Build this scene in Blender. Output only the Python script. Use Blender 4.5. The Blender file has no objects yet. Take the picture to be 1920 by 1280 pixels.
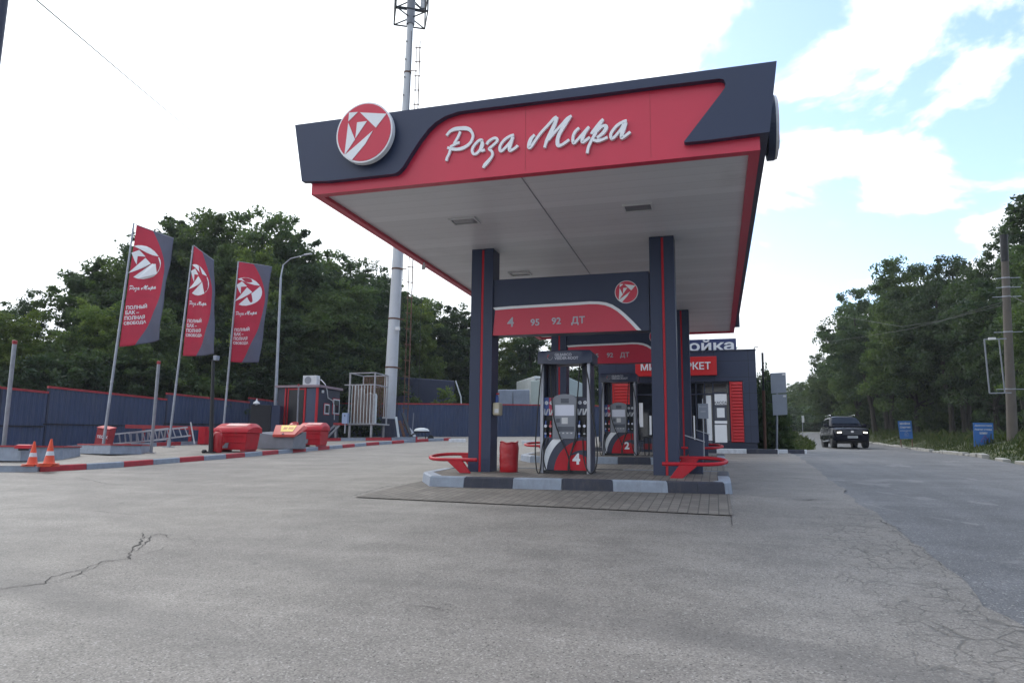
import bpy, math, random
import numpy as np
from mathutils import Vector, Matrix, noise as mnoise

SC = bpy.context.scene
COL = SC.collection
RNG = random.Random(7)

# ------------------------------------------------------------------ camera
FPX, PITCH, ROLL, YAW, CAMZ = 1325.085, 0.1528, 0.0106, 0.2805, 1.5
_F = Vector((-math.sin(YAW)*math.cos(PITCH), math.cos(YAW)*math.cos(PITCH), math.sin(PITCH)))
_R0 = Vector((math.cos(YAW), math.sin(YAW), 0)); _U0 = _R0.cross(_F)
_R = _R0*math.cos(ROLL) + _U0*math.sin(ROLL)
_U = -_R0*math.sin(ROLL) + _U0*math.cos(ROLL)
cd = bpy.data.cameras.new('camera'); cam = bpy.data.objects.new('camera', cd); COL.objects.link(cam)
cd.sensor_width = 36; cd.sensor_fit = 'HORIZONTAL'; cd.lens = 36*FPX/1920
cd.clip_start = .1; cd.clip_end = 3000
m = Matrix((_R, _U, -_F)).transposed().to_4x4(); m.translation = (0, 0, CAMZ)
cam.matrix_world = m
SC.camera = cam

# ------------------------------------------------------------------ light, sky, exposure
SUN_EL, SUN_AZ = math.radians(42), math.radians(-52)     # azimuth from +Y, negative = to the left
sd = bpy.data.lights.new('sun', 'SUN'); sun = bpy.data.objects.new('sun', sd); COL.objects.link(sun)
sd.energy = 0.5; sd.angle = math.radians(18); sd.color = (1, .96, .9)
sdir = Vector((math.sin(SUN_AZ)*math.cos(SUN_EL), math.cos(SUN_AZ)*math.cos(SUN_EL), math.sin(SUN_EL)))
sun.rotation_euler = sdir.to_track_quat('Z', 'Y').to_euler()
SC.view_settings.view_transform = 'Standard'; SC.view_settings.look = 'None'
SC.view_settings.exposure = 1.15; SC.view_settings.gamma = 1

def world():
    w = bpy.data.worlds.new('World'); SC.world = w; w.use_nodes = True
    nt = w.node_tree; N = nt.nodes; L = nt.links; N.clear()
    out = N.new('ShaderNodeOutputWorld')
    sky = N.new('ShaderNodeTexSky'); sky.sky_type = 'NISHITA'; sky.sun_disc = False
    sky.sun_elevation = SUN_EL; sky.sun_rotation = SUN_AZ
    sky.air_density = 1.0; sky.dust_density = 1.0; sky.ozone_density = 1.0
    b1 = N.new('ShaderNodeBackground'); b1.inputs[1].default_value = 0.15
    L.new(sky.outputs[0], b1.inputs[0])
    tc = N.new('ShaderNodeTexCoord')
    sep = N.new('ShaderNodeSeparateXYZ'); L.new(tc.outputs['Generated'], sep.inputs[0])
    def M(op, a, b=None, clamp=False):
        n = N.new('ShaderNodeMath'); n.operation = op; n.use_clamp = clamp
        for i, v in enumerate((a, b)):
            if v is None: continue
            if isinstance(v, (int, float)): n.inputs[i].default_value = v
            else: L.new(v, n.inputs[i])
        return n.outputs[0]
    # clouds on a flat layer: project the direction on a plane high above
    zz = M('MAXIMUM', sep.outputs[2], 0.02); zz = M('ADD', zz, 0.22)
    cx = M('DIVIDE', sep.outputs[0], zz); cy = M('DIVIDE', sep.outputs[1], zz)
    cb = N.new('ShaderNodeCombineXYZ'); L.new(cx, cb.inputs[0]); L.new(cy, cb.inputs[1]); cb.inputs[2].default_value = 3.7
    n1 = N.new('ShaderNodeTexNoise'); n1.inputs['Scale'].default_value = 2.3; n1.inputs['Detail'].default_value = 9
    n1.inputs['Roughness'].default_value = .58; n1.inputs['Distortion'].default_value = .35
    L.new(cb.outputs[0], n1.inputs['Vector'])
    # the cover is closed to the left (west), broken to the right
    az = M('ARCTAN2', sep.outputs[0], sep.outputs[1])            # 0 = +Y, + = right
    cover = N.new('ShaderNodeMapRange'); L.new(az, cover.inputs[0])
    cover.inputs[1].default_value = -.38; cover.inputs[2].default_value = .06
    cover.inputs[3].default_value = .42; cover.inputs[4].default_value = 0.0
    dens = M('ADD', n1.outputs[0], cover.outputs[0])
    low = N.new('ShaderNodeMapRange'); L.new(sep.outputs[2], low.inputs[0])
    low.inputs[1].default_value = .05; low.inputs[2].default_value = .28; low.inputs[3].default_value = .22; low.inputs[4].default_value = 0
    dens = M('ADD', dens, low.outputs[0])
    mask = N.new('ShaderNodeMapRange'); mask.interpolation_type = 'SMOOTHSTEP'; L.new(dens, mask.inputs[0])
    mask.inputs[1].default_value = .475; mask.inputs[2].default_value = .575
    # cloud brightness: strongest towards the hidden sun
    dot = N.new('ShaderNodeVectorMath'); dot.operation = 'DOT_PRODUCT'; L.new(tc.outputs['Generated'], dot.inputs[0])
    dot.inputs[1].default_value = sdir
    br = N.new('ShaderNodeMapRange'); L.new(dot.outputs['Value'], br.inputs[0])
    br.inputs[1].default_value = -.7; br.inputs[2].default_value = .95; br.inputs[3].default_value = .34; br.inputs[4].default_value = .92
    b2 = N.new('ShaderNodeBackground'); b2.inputs[0].default_value = (.90, .95, 1, 1)
    L.new(br.outputs[0], b2.inputs[1])
    mx = N.new('ShaderNodeMixShader'); L.new(mask.outputs[0], mx.inputs[0]); L.new(b1.outputs[0], mx.inputs[1]); L.new(b2.outputs[0], mx.inputs[2])
    L.new(mx.outputs[0], out.inputs[0])
world()

# ------------------------------------------------------------------ geometry helpers
def lerp(x, xs, ys): return float(np.interp(x, xs, ys))
EDGE_Y = [-40, 22, 26, 32, 47, 59, 88, 100, 140]
EDGE_X = [7.9, 7.93, 8.13, 8.75, 10.7, 11.4, 12.8, 14.5, 26]
def G(X, Y):                                    # height of the ground: it climbs away from the viewer
    a = lerp(Y, [-200, 0, 6, 12.2, 20, 27, 40, 60, 100, 200, 400], [-6., 0, .42, .80, 1.15, 1.47, 2.2, 2.9, 4.6, 8, 12])
    b = lerp(Y, [-200, 0, 6, 12.2, 20, 27, 43, 60, 100, 200, 400], [-6., 0, .42, .80, 1.15, 1.45, 1.75, 2.3, 4.2, 8, 12])
    t = min(1, max(0, (X+7)/9)); t = t*t*(3-2*t)
    z = a*(1-t) + b*t
    e = (X - lerp(Y, EDGE_Y, EDGE_X))/2.6
    if e > 0:
        e = min(1, e); z += .58*e*e*(3-2*e)
    return z
def ray(px, py): return _F + _R*((px-960)/FPX) - _U*((py-640)/FPX)
def at(px, py, D):
    p = ray(px, py)*D; return Vector((p.x, p.y, p.z+CAMZ))
def onY(px, py, Y):
    d = ray(px, py); t = Y/d.y; return (d.x*t, CAMZ+d.z*t)
def onZ(px, py, Z):
    d = ray(px, py); t = (Z-CAMZ)/d.z; return (d.x*t, d.y*t)
def on_line(px, py, A, B):                      # vertical plane through plan points A, B
    d = ray(px, py); n = Vector((B[1]-A[1], A[0]-B[0]))
    t = (n.x*A[0]+n.y*A[1])/(n.x*d.x+n.y*d.y)
    return Vector((d.x*t, d.y*t, CAMZ+d.z*t))

class MB:
    def __init__(s): s.v = []; s.f = []; s.mi = []; s.T = None
    def add(s, vs, fs, mi=0):
        o = len(s.v)
        for p in vs:
            p = Vector(p); s.v.append(tuple(s.T @ p) if s.T else tuple(p))
        for f in fs: s.f.append([i+o for i in f]); s.mi.append(mi)
        return s
    def box(s, a, b, mi=0):
        x0, y0, z0 = a; x1, y1, z1 = b
        return s.add([(x0,y0,z0),(x1,y0,z0),(x1,y1,z0),(x0,y1,z0),(x0,y0,z1),(x1,y0,z1),(x1,y1,z1),(x0,y1,z1)],
              [(0,3,2,1),(4,5,6,7),(0,1,5,4),(1,2,6,5),(2,3,7,6),(3,0,4,7)], mi)
    def hexa(s, p, mi=0):                       # 8 corner points, bottom ring then top ring
        return s.add(p, [(0,3,2,1),(4,5,6,7),(0,1,5,4),(1,2,6,5),(2,3,7,6),(3,0,4,7)], mi)
    def bar(s, p0, p1, w, h=None, mi=0, up=(0,0,1)):
        h = h or w; p0 = Vector(p0); p1 = Vector(p1); d = (p1-p0).normalized(); u = Vector(up)
        if abs(d.dot(u)) > .98: u = Vector((0,1,0))
        a = d.cross(u).normalized()*w/2; b = a.cross(d).normalized()*h/2
        return s.hexa([p0-a-b, p0+a-b, p0+a+b, p0-a+b, p1-a-b, p1+a-b, p1+a+b, p1-a+b], mi)
    def tube(s, pts, r, n=8, mi=0, caps=True, closed=False):
        pts = [Vector(p) for p in pts]; k = len(pts); rr = r if isinstance(r, (list, tuple)) else [r]*k
        vs = []; prev = None
        for i, p in enumerate(pts):
            if closed: d = pts[(i+1) % k]-pts[i-1]
            else: d = pts[min(i+1, k-1)]-pts[max(i-1, 0)]
            d.normalize()
            if prev is None:
                u = Vector((0,0,1)) if abs(d.z) < .9 else Vector((1,0,0))
                a = d.cross(u).normalized()
            else:
                a = prev - d*prev.dot(d); a.normalize()
            prev = a; b = d.cross(a)
            for j in range(n):
                t = 2*math.pi*j/n; vs.append(p + (a*math.cos(t)+b*math.sin(t))*rr[i])
        fs = []
        for i in range(k if closed else k-1):
            i2 = (i+1) % k
            for j in range(n):
                j2 = (j+1) % n; fs.append((i*n+j, i2*n+j, i2*n+j2, i*n+j2)[::-1])
        if caps and not closed:
            fs.append(tuple(range(n))); fs.append(tuple(range((k-1)*n, k*n))[::-1])
        return s.add(vs, fs, mi)
    def lathe(s, prof, c=(0,0,0), n=20, mi=0, ax=None):
        c = Vector(c); vs = []
        for r, z in prof:
            for j in range(n):
                t = 2*math.pi*j/n; p = Vector((r*math.cos(t), r*math.sin(t), z))
                vs.append(c + (ax @ p if ax else p))
        fs = []
        for i in range(len(prof)-1):
            for j in range(n):
                j2 = (j+1) % n; fs.append((i*n+j, i*n+j2, (i+1)*n+j2, (i+1)*n+j))
        fs.append(tuple(range(n))[::-1]); fs.append(tuple(range((len(prof)-1)*n, len(prof)*n)))
        return s.add(vs, fs, mi)
    def prism(s, poly, fn, w0, w1, mi=0):       # 2D outline mapped by fn(u, v, w)
        n = len(poly); vs = [fn(u, v, w0) for u, v in poly] + [fn(u, v, w1) for u, v in poly]
        fs = [tuple(range(n)), tuple(range(n, 2*n))[::-1]] + [(i, i+n, (i+1) % n+n, (i+1) % n) for i in range(n)]
        return s.add(vs, fs, mi)
    def ribbon(s, pts, fn, w0, w1, mi=0):       # pen stroke: (x, y, width), smoothed
        P = []
        k = len(pts)
        for i in range(k-1):
            p0, p1, p2, p3 = pts[max(i-1,0)], pts[i], pts[i+1], pts[min(i+2,k-1)]
            for j in range(4):
                t = j/4
                P.append([.5*((2*p1[c])+(-p0[c]+p2[c])*t+(2*p0[c]-5*p1[c]+4*p2[c]-p3[c])*t*t+(-p0[c]+3*p1[c]-3*p2[c]+p3[c])*t**3) for c in range(3)])
        P.append(list(pts[-1])); n = len(P); vs = []
        for w in (w0, w1):
            for i in range(n):
                dx = P[min(i+1,n-1)][0]-P[max(i-1,0)][0]; dy = P[min(i+1,n-1)][1]-P[max(i-1,0)][1]
                l = math.hypot(dx, dy) or 1; h = max(P[i][2], 4)/2
                vs.append(fn(P[i][0]-dy/l*h, P[i][1]+dx/l*h, w)); vs.append(fn(P[i][0]+dy/l*h, P[i][1]-dx/l*h, w))
        o = 2*n; fs = []
        for i in range(n-1):
            a = 2*i
            fs += [(a, a+1, a+3, a+2), (o+a, o+a+2, o+a+3, o+a+1), (a, a+2, o+a+2, o+a), (a+1, o+a+1, o+a+3, a+3)]
        fs += [(0, o, o+1, 1), (o-2, o-1, 2*o-1, 2*o-2)]
        return s.add(vs, fs, mi)
    def build(s, name, mats, parent=None, smooth=False, bevel=0, recalc=True, **kw):
        me = bpy.data.meshes.new(name); me.from_pydata([tuple(p) for p in s.v], [], s.f)
        if not isinstance(mats, (list, tuple)): mats = [mats]
        for mm in mats: me.materials.append(mm)
        me.polygons.foreach_set('material_index', s.mi)
        me.update()
        if recalc:
            import bmesh
            bm = bmesh.new(); bm.from_mesh(me); bmesh.ops.recalc_face_normals(bm, faces=bm.faces); bm.to_mesh(me); bm.free()
        if smooth:
            me.polygons.foreach_set('use_smooth', [True]*len(me.polygons))
            me.set_sharp_from_angle(angle=math.radians(40))
        o = bpy.data.objects.new(name, me); COL.objects.link(o)
        if bevel:
            b = o.modifiers.new('bevel', 'BEVEL'); b.width = bevel; b.segments = 2; b.limit_method = 'ANGLE'; b.angle_limit = math.radians(40)
        if parent:
            o.parent = parent
            o.matrix_parent_inverse = Matrix.Translation(-parent.location) if kw.pop('world', False) else Matrix()
        for k, v in kw.items(): o[k] = v
        return o
def wbuild(mb, name, mats, parent, **kw):       # geometry given in world coordinates, parent an unrotated Empty
    return mb.build(name, mats, parent, world=True, **kw)
def tag(o, label, cat, group=None):
    o['label'] = label; o['category'] = cat
    if group: o['group'] = group
    return o
def thing(name, label, cat, loc=(0,0,0), rz=0, group=None):
    o = bpy.data.objects.new(name, None); COL.objects.link(o); o.location = loc; o.rotation_euler = (0,0,rz)
    o.empty_display_size = .2
    return tag(o, label, cat, group)
KIDS = {}
def copy_tree(o, parent=None):
    c = o.copy(); COL.objects.link(c)
    if parent: c.parent = parent
    for ch in [x for x in bpy.data.objects if x.parent == o]: copy_tree(ch, c)
    return c
def struct(o): o['kind'] = 'structure'; return o
def text(mb, body, fn, size, w0=0, w1=.01, mi=0, bold=0.0, align='CENTER', sx=1.0, spacing=1.0, fit=None, high=None):
    cu = bpy.data.curves.new('t', 'FONT'); cu.body = body; cu.size = size; cu.align_x = align; cu.align_y = 'CENTER'; cu.offset = bold; cu.resolution_u = 3
    cu.space_character = spacing
    o = bpy.data.objects.new('t', cu); COL.objects.link(o)
    dg = bpy.context.evaluated_depsgraph_get(); me = bpy.data.meshes.new_from_object(o.evaluated_get(dg))
    if fit or high:
        xs = [v.co.x for v in me.vertices]; ys = [v.co.y for v in me.vertices]; mx_, my_ = (min(xs)+max(xs))/2, (min(ys)+max(ys))/2
        kx = fit/(max(xs)-min(xs)) if fit else 1; ky = high/(max(ys)-min(ys)) if high else 1
        for v in me.vertices: v.co.x = (v.co.x-mx_)*kx; v.co.y = (v.co.y-my_)*ky
    vs = [(v.co.x*sx, v.co.y) for v in me.vertices]; fs = [tuple(p.vertices) for p in me.polygons]
    ed = {}
    for p in me.polygons:
        for e in p.edge_keys: ed[e] = ed.get(e, 0)+1
    n = len(vs)
    V = [fn(u, v, w1) for u, v in vs] + [fn(u, v, w0) for u, v in vs]
    F = fs + [(a, b, b+n, a+n) for (a, b), c in ed.items() if c == 1]
    mb.add(V, F, mi)
    bpy.data.objects.remove(o); bpy.data.meshes.remove(me); bpy.data.curves.remove(cu)
    return mb

# ------------------------------------------------------------------ materials
def lin(h):
    if isinstance(h, str):
        h = h.lstrip('#'); c = [int(h[i:i+2], 16)/255 for i in (0, 2, 4)]
        return tuple(((x+.055)/1.055)**2.4 if x > .04045 else x/12.92 for x in c) + (1,)
    return tuple(h) + (1,)
def mat(name, col, rough=.5, metal=0, vary=.12, scale=3, bump=0, bscale=40, spec=.5, dirt=0, dirtcol=(.12,.11,.10), trans=0, emit=None, es=0, coat=0):
    m = bpy.data.materials.new(name); m.use_nodes = True; nt = m.node_tree; N = nt.nodes; L = nt.links
    b = N['Principled BSDF']; c = lin(col)
    b.inputs['Base Color'].default_value = c; b.inputs['Roughness'].default_value = rough; b.inputs['Metallic'].default_value = metal
    b.inputs['Specular IOR Level'].default_value = spec; b.inputs['Coat Weight'].default_value = coat
    if trans: b.inputs['Transmission Weight'].default_value = trans
    if emit: b.inputs['Emission Color'].default_value = lin(emit); b.inputs['Emission Strength'].default_value = es
    tc = N.new('ShaderNodeTexCoord')
    if vary or dirt:
        nz = N.new('ShaderNodeTexNoise'); nz.inputs['Scale'].default_value = scale; nz.inputs['Detail'].default_value = 6; nz.inputs['Roughness'].default_value = .65
        L.new(tc.outputs['Object'], nz.inputs['Vector'])
        mr = N.new('ShaderNodeMapRange'); L.new(nz.outputs[0], mr.inputs[0]); mr.inputs[1].default_value = .3; mr.inputs[2].default_value = .7
        mr.inputs[3].default_value = 1-vary; mr.inputs[4].default_value = 1+vary
        mx = N.new('ShaderNodeMix'); mx.data_type = 'RGBA'; mx.blend_type = 'MULTIPLY'; mx.inputs[0].default_value = 1
        mx.inputs[6].default_value = c; L.new(mr.outputs[0], mx.inputs[7]); src = mx.outputs[2]
        if dirt:
            n2 = N.new('ShaderNodeTexNoise'); n2.inputs['Scale'].default_value = scale*1.7; n2.inputs['Detail'].default_value = 8; n2.inputs['Roughness'].default_value = .75
            mp = N.new('ShaderNodeMapping'); mp.inputs['Scale'].default_value = (1, 1, .35); mp.inputs['Location'].default_value = (3, 5, 1)
            L.new(tc.outputs['Object'], mp.inputs[0]); L.new(mp.outputs[0], n2.inputs['Vector'])
            r2 = N.new('ShaderNodeMapRange'); L.new(n2.outputs[0], r2.inputs[0]); r2.inputs[1].default_value = .5; r2.inputs[2].default_value = .8
            r2.inputs[3].default_value = 0; r2.inputs[4].default_value = dirt
            m2 = N.new('ShaderNodeMix'); m2.data_type = 'RGBA'; L.new(r2.outputs[0], m2.inputs[0]); L.new(src, m2.inputs[6]); m2.inputs[7].default_value = lin(dirtcol); src = m2.outputs[2]
        L.new(src, b.inputs['Base Color'])
        rr = N.new('ShaderNodeMapRange'); L.new(nz.outputs[0], rr.inputs[0]); rr.inputs[3].default_value = max(.02, rough-.1); rr.inputs[4].default_value = min(1, rough+.1)
        L.new(rr.outputs[0], b.inputs['Roughness'])
    if bump:
        n3 = N.new('ShaderNodeTexNoise'); n3.inputs['Scale'].default_value = bscale; n3.inputs['Detail'].default_value = 4; L.new(tc.outputs['Object'], n3.inputs['Vector'])
        bp = N.new('ShaderNodeBump'); bp.inputs['Strength'].default_value = bump; bp.inputs['Distance'].default_value = .02
        L.new(n3.outputs[0], bp.inputs['Height']); L.new(bp.outputs[0], b.inputs['Normal'])
    return m
M = {}
M['slate'] = mat('slate_panel', (.030,.042,.088), .42, 0, .06, .8, spec=.4, dirt=.05)
M['red_panel'] = mat('red_panel', (.58,.030,.070), .35, 0, .06, .7)
M['red'] = mat('red_paint', (.46,.012,.026), .42, 0, .14, 3, dirt=.20, spec=.3)
M['red_old'] = mat('worn_red_paint', (.34,.025,.035), .5, 0, .2, 4, dirt=.2)
M['red_sign'] = mat('red_sign', (.60,.018,.022), .4, 0, .03, 1)
M['white'] = mat('white_letters', (.80,.82,.86), .4, 0, .03, 2)
M['white_paint'] = mat('white_paint', (.60,.62,.65), .5, 0, .12, 4, dirt=.3)
M['grey_text'] = mat('grey_letters', (.46,.47,.54), .5, 0, .03)
M['soffit_frame'] = mat('lamp_frame', (.62,.62,.64), .5, 0, .08)
M['lamp_glass'] = mat('unlit_lamp_glass', (.20,.20,.22), .15, 0, .1)
M['blue_fence'] = mat('blue_corrugated_steel', (.036,.056,.120), .5, 0, .15, .6, dirt=.35)
M['dark_blue'] = mat('dark_blue_steel', (.026,.032,.062), .5, 0, .15, 1.2, dirt=.1)
M['black'] = mat('black_rubber', (.012,.012,.014), .55, 0, .1)
M['black_metal'] = mat('black_metal', (.018,.019,.024), .4, .2, .15)
M['grey_steel'] = mat('galvanised_steel', (.33,.35,.40), .42, .55, .15, 5, dirt=.12)
M['silver'] = mat('silver_trim', (.36,.37,.42), .35, .6, .06, 4)
M['panel_grey'] = mat('grey_plastic', (.22,.235,.275), .45, 0, .06, 5)
M['keys'] = mat('key_block', (.09,.10,.13), .5, 0, .1, 20)
M['screen'] = mat('pale_display', (.66,.68,.80), .15, 0, .03)
M['navy_plastic'] = mat('navy_plastic', (.030,.038,.075), .35, 0, .06)
M['label_blue'] = mat('blue_label', (.03,.08,.30), .35, 0, .04)
M['label_red'] = mat('red_label', (.50,.03,.10), .35, 0, .04)
M['orange'] = mat('orange_rubber', (.70,.075,.025), .5, 0, .12, 6, dirt=.15)
M['kerb_grey'] = mat('grey_kerb_paint', (.27,.31,.38), .65, 0, .14, 5, .15, 60, dirt=.50)
M['kerb_white'] = mat('white_kerb_paint', (.62,.64,.68), .65, 0, .14, 5, .15, 60, dirt=.30)
M['kerb_red'] = mat('red_kerb_paint', (.40,.030,.045), .65, 0, .16, 5, .15, 60, dirt=.50)
M['kerb_black'] = mat('black_kerb_paint', (.030,.034,.055), .65, 0, .2, 5, .15, 60, dirt=.50)
M['concrete'] = mat('concrete', (.33,.32,.30), .8, 0, .15, 3, .3, 50, dirt=.2)
M['concrete_dark'] = mat('grey_concrete', (.21,.22,.25), .8, 0, .15, 3, .3, 50, dirt=.15)
M['mast'] = mat('white_mast_paint', (.52,.54,.58), .5, 0, .08, .8, dirt=.25, dirtcol=(.25,.2,.17))
M['rust'] = mat('rusty_steel', (.13,.065,.045), .7, .2, .25, 4)
M['beige'] = mat('beige_plastic', (.50,.45,.33), .4, 0, .06)
M['yellow'] = mat('yellow_plate', (.75,.56,.10), .5, 0, .08, 8, dirt=.15)
M['sandlid'] = mat('red_orange_lid', (.48,.055,.04), .5, 0, .12, 3, dirt=.12)
M['tarp'] = mat('dark_blue_tarpaulin', (.020,.026,.060), .6, 0, .2, 1.5, .4, 3)
M['tarp_grey'] = mat('grey_tarpaulin', (.24,.27,.34), .6, 0, .15, 1.5, .4, 4)
M['truck_white'] = mat('weathered_white', (.60,.64,.65), .5, 0, .1, 1.5, dirt=.35)
M['carpaint'] = mat('dark_car_paint', (.007,.008,.017), .26, 0, .05, spec=.07, coat=.05)
M['carglass'] = mat('car_glass', (.008,.010,.016), .05, 0, 0, spec=.22)
M['chrome'] = mat('chrome', (.6,.6,.62), .18, 1, .05)
M['headlight'] = mat('lit_headlight', (.9,.9,.85), .2, 0, 0, emit=(1,.93,.75), es=2.0)
M['sign_blue'] = mat('blue_board', (.045,.16,.46), .5, 0, .08, 3, dirt=.1)
M['sign_pink'] = mat('faded_red_lines', (.40,.07,.14), .5, 0, .1)
M['sign_back'] = mat('grey_sign_back', (.27,.30,.36), .5, .3, .08, 2, dirt=.08)
M['yellow_sign'] = mat('yellow_sign_face', (.72,.60,.08), .4, 0, .05)
M['bark'] = mat('bark', (.035,.030,.026), .9, 0, .3, 6, .6, 12)
M['pole_conc'] = mat('pole_concrete', (.120,.105,.095), .85, 0, .15, 2, .3, 40, dirt=.2)
M['reflect_white'] = mat('white_panel_reflection', (.90,.92,.95), .12, 0, .04, 2, spec=.8)  # door panel white, also painted sky reflections on the glazing
M['glass_dark'] = mat('dark_glazing', (.012,.014,.020), .05, 0, 0, spec=.7)
M['red_bag'] = mat('red_vinyl', (.42,.014,.022), .30, 0, .15, 5, 1.0, 7, dirt=.15)
M['grip'] = mat('grey_band', (.6,.62,.66), .5, 0, .1)
M['pink'] = mat('pale_red', (.55,.16,.17), .3, 0, .1, 3)

def nodes_of(name):
    m = bpy.data.materials.new(name); m.use_nodes = True; return m, m.node_tree.nodes, m.node_tree.links, m.node_tree.nodes['Principled BSDF']
def mixc(N, L, fac, a, b, mode='MIX'):
    n = N.new('ShaderNodeMix'); n.data_type = 'RGBA'; n.blend_type = mode
    for i, v in ((0, fac), (6, a), (7, b)):
        if isinstance(v, (int, float)): n.inputs[i].default_value = v
        elif isinstance(v, tuple): n.inputs[i].default_value = v if len(v) == 4 else v+(1,)
        else: L.new(v, n.inputs[i])
    return n.outputs[2]
def rng_(N, L, v, a, b, c=0., d=1., smooth=True):
    n = N.new('ShaderNodeMapRange'); n.interpolation_type = 'SMOOTHSTEP' if smooth else 'LINEAR'; L.new(v, n.inputs[0])
    for i, x in enumerate((a, b, c, d)): n.inputs[i+1].default_value = x
    return n.outputs[0]
def noise_(N, L, vec, scale, detail=5, rough=.6, dist=0):
    n = N.new('ShaderNodeTexNoise'); n.inputs['Scale'].default_value = scale; n.inputs['Detail'].default_value = detail
    n.inputs['Roughness'].default_value = rough; n.inputs['Distortion'].default_value = dist; L.new(vec, n.inputs['Vector']); return n.outputs[0]
def math_(N, L, op, a, b=0.):
    n = N.new('ShaderNodeMath'); n.operation = op
    for i, v in ((0, a), (1, b)):
        if isinstance(v, (int, float)): n.inputs[i].default_value = v
        else: L.new(v, n.inputs[i])
    return n.outputs[0]
def asphalt(name, c0, c1, crack_zone=False, patches=False):
    m, N, L, b = nodes_of(name)
    tc = N.new('ShaderNodeTexCoord'); v = tc.outputs['Object']
    big = noise_(N, L, v, .22, 6, .6, .4); mid = noise_(N, L, v, 1.4, 7, .7)
    fine = noise_(N, L, v, 70, 3, .7)
    vo = N.new('ShaderNodeTexVoronoi'); vo.inputs['Scale'].default_value = 95; L.new(v, vo.inputs['Vector'])
    stone = N.new('ShaderNodeSeparateColor'); L.new(vo.outputs['Color'], stone.inputs[0])
    col = mixc(N, L, rng_(N, L, big, .35, .65), c0+(1,), c1+(1,))
    col = mixc(N, L, 1., col, rng_(N, L, mid, .25, .75, .78, 1.20), 'MULTIPLY')
    col = mixc(N, L, 1., col, rng_(N, L, fine, .25, .75, .80, 1.18), 'MULTIPLY')
    col = mixc(N, L, 1., col, rng_(N, L, stone.outputs[0], 0, 1, .72, 1.30, False), 'MULTIPLY')
    pits = rng_(N, L, stone.outputs[1], .955, .985)
    col = mixc(N, L, pits, col, (.06,.055,.05,1)); 
    lite = rng_(N, L, stone.outputs[2], .93, .97)
    col = mixc(N, L, math_(N, L, 'MULTIPLY', lite, .55), col, (.42,.40,.38,1))
    stain = rng_(N, L, noise_(N, L, v, .55, 8, .75, 1.2), .60, .78)
    col = mixc(N, L, math_(N, L, 'MULTIPLY', stain, .22), col, (.09,.085,.085,1))
    oil = rng_(N, L, noise_(N, L, v, 1.9, 6, .65, .6), .66, .80)
    col = mixc(N, L, math_(N, L, 'MULTIPLY', oil, .35), col, (.07,.066,.065,1))
    mt = N.new('ShaderNodeMapping'); mt.inputs['Rotation'].default_value = (0, 0, .35); mt.inputs['Scale'].default_value = (.16, 2.4, 1); L.new(v, mt.inputs[0])
    col = mixc(N, L, 1., col, rng_(N, L, noise_(N, L, mt.outputs[0], .8, 5, .6, .5), .3, .7, .90, 1.08), 'MULTIPLY')
    vs_ = N.new('ShaderNodeTexVoronoi'); vs_.inputs['Scale'].default_value = 1.25; L.new(v, vs_.inputs['Vector'])
    rc = N.new('ShaderNodeSeparateColor'); L.new(vs_.outputs['Color'], rc.inputs[0])
    drip = math_(N, L, 'MULTIPLY', rng_(N, L, math_(N, L, 'ADD', vs_.outputs['Distance'], math_(N, L, 'MULTIPLY', mid, .18)), .12, .21, 1, 0), math_(N, L, 'GREATER_THAN', rc.outputs[0], .62))
    col = mixc(N, L, math_(N, L, 'MULTIPLY', drip, .45), col, (.06,.056,.055,1))
    for cxy, Rr in (((-9., -16.), 21.), ((-9., -16.), 22.7), ((6., 30.), 26.), ((6., 30.), 27.7)):
        ds = N.new('ShaderNodeVectorMath'); ds.operation = 'DISTANCE'; L.new(v, ds.inputs[0]); ds.inputs[1].default_value = (cxy[0], cxy[1], .9)
        ln_ = rng_(N, L, math_(N, L, 'ABSOLUTE', math_(N, L, 'SUBTRACT', ds.outputs['Value'], Rr)), .06, .30, 1, 0)
        ln_ = math_(N, L, 'MULTIPLY', ln_, rng_(N, L, big, .40, .60))
        col = mixc(N, L, math_(N, L, 'MULTIPLY', ln_, .30), col, (.075,.07,.068,1))
    h = math_(N, L, 'MULTIPLY', fine, .6)
    if patches:
        mp = N.new('ShaderNodeMapping'); mp.inputs['Scale'].default_value = (.55, .30, 1); L.new(v, mp.inputs[0])
        pt = rng_(N, L, noise_(N, L, mp.outputs[0], .9, 5, .62, .8), .60, .63)
        col = mixc(N, L, math_(N, L, 'MULTIPLY', pt, .5), col, (.26,.25,.25,1))
        mp2 = N.new('ShaderNodeMapping'); mp2.inputs['Scale'].default_value = (1.6, .06, 1); L.new(v, mp2.inputs[0])
        col = mixc(N, L, 1., col, rng_(N, L, noise_(N, L, mp2.outputs[0], 1.0, 4), .3, .7, .86, 1.12), 'MULTIPLY')
    if crack_zone:
        sp = N.new('ShaderNodeSeparateXYZ'); L.new(v, sp.inputs[0])
        wob = noise_(N, L, v, 2.2, 5, .6)
        nv = N.new('ShaderNodeTexNoise'); nv.inputs['Scale'].default_value = 3.0; nv.inputs['Detail'].default_value = 4; L.new(v, nv.inputs['Vector'])
        add = N.new('ShaderNodeVectorMath'); add.operation = 'MULTIPLY_ADD'; L.new(nv.outputs['Color'], add.inputs[0]); add.inputs[1].default_value = (.30,.30,0); L.new(v, add.inputs[2])
        xx = math_(N, L, 'ADD', sp.outputs[0], math_(N, L, 'MULTIPLY', wob, 1.1))
        zone = rng_(N, L, xx, 1.15, 2.05)
        ylim = rng_(N, L, sp.outputs[1], 12.5, 8.5, 0, 1)
        zone = math_(N, L, 'MULTIPLY', zone, ylim)
        zone = math_(N, L, 'MULTIPLY', zone, rng_(N, L, noise_(N, L, v, .9, 3), .30, .46))
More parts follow.
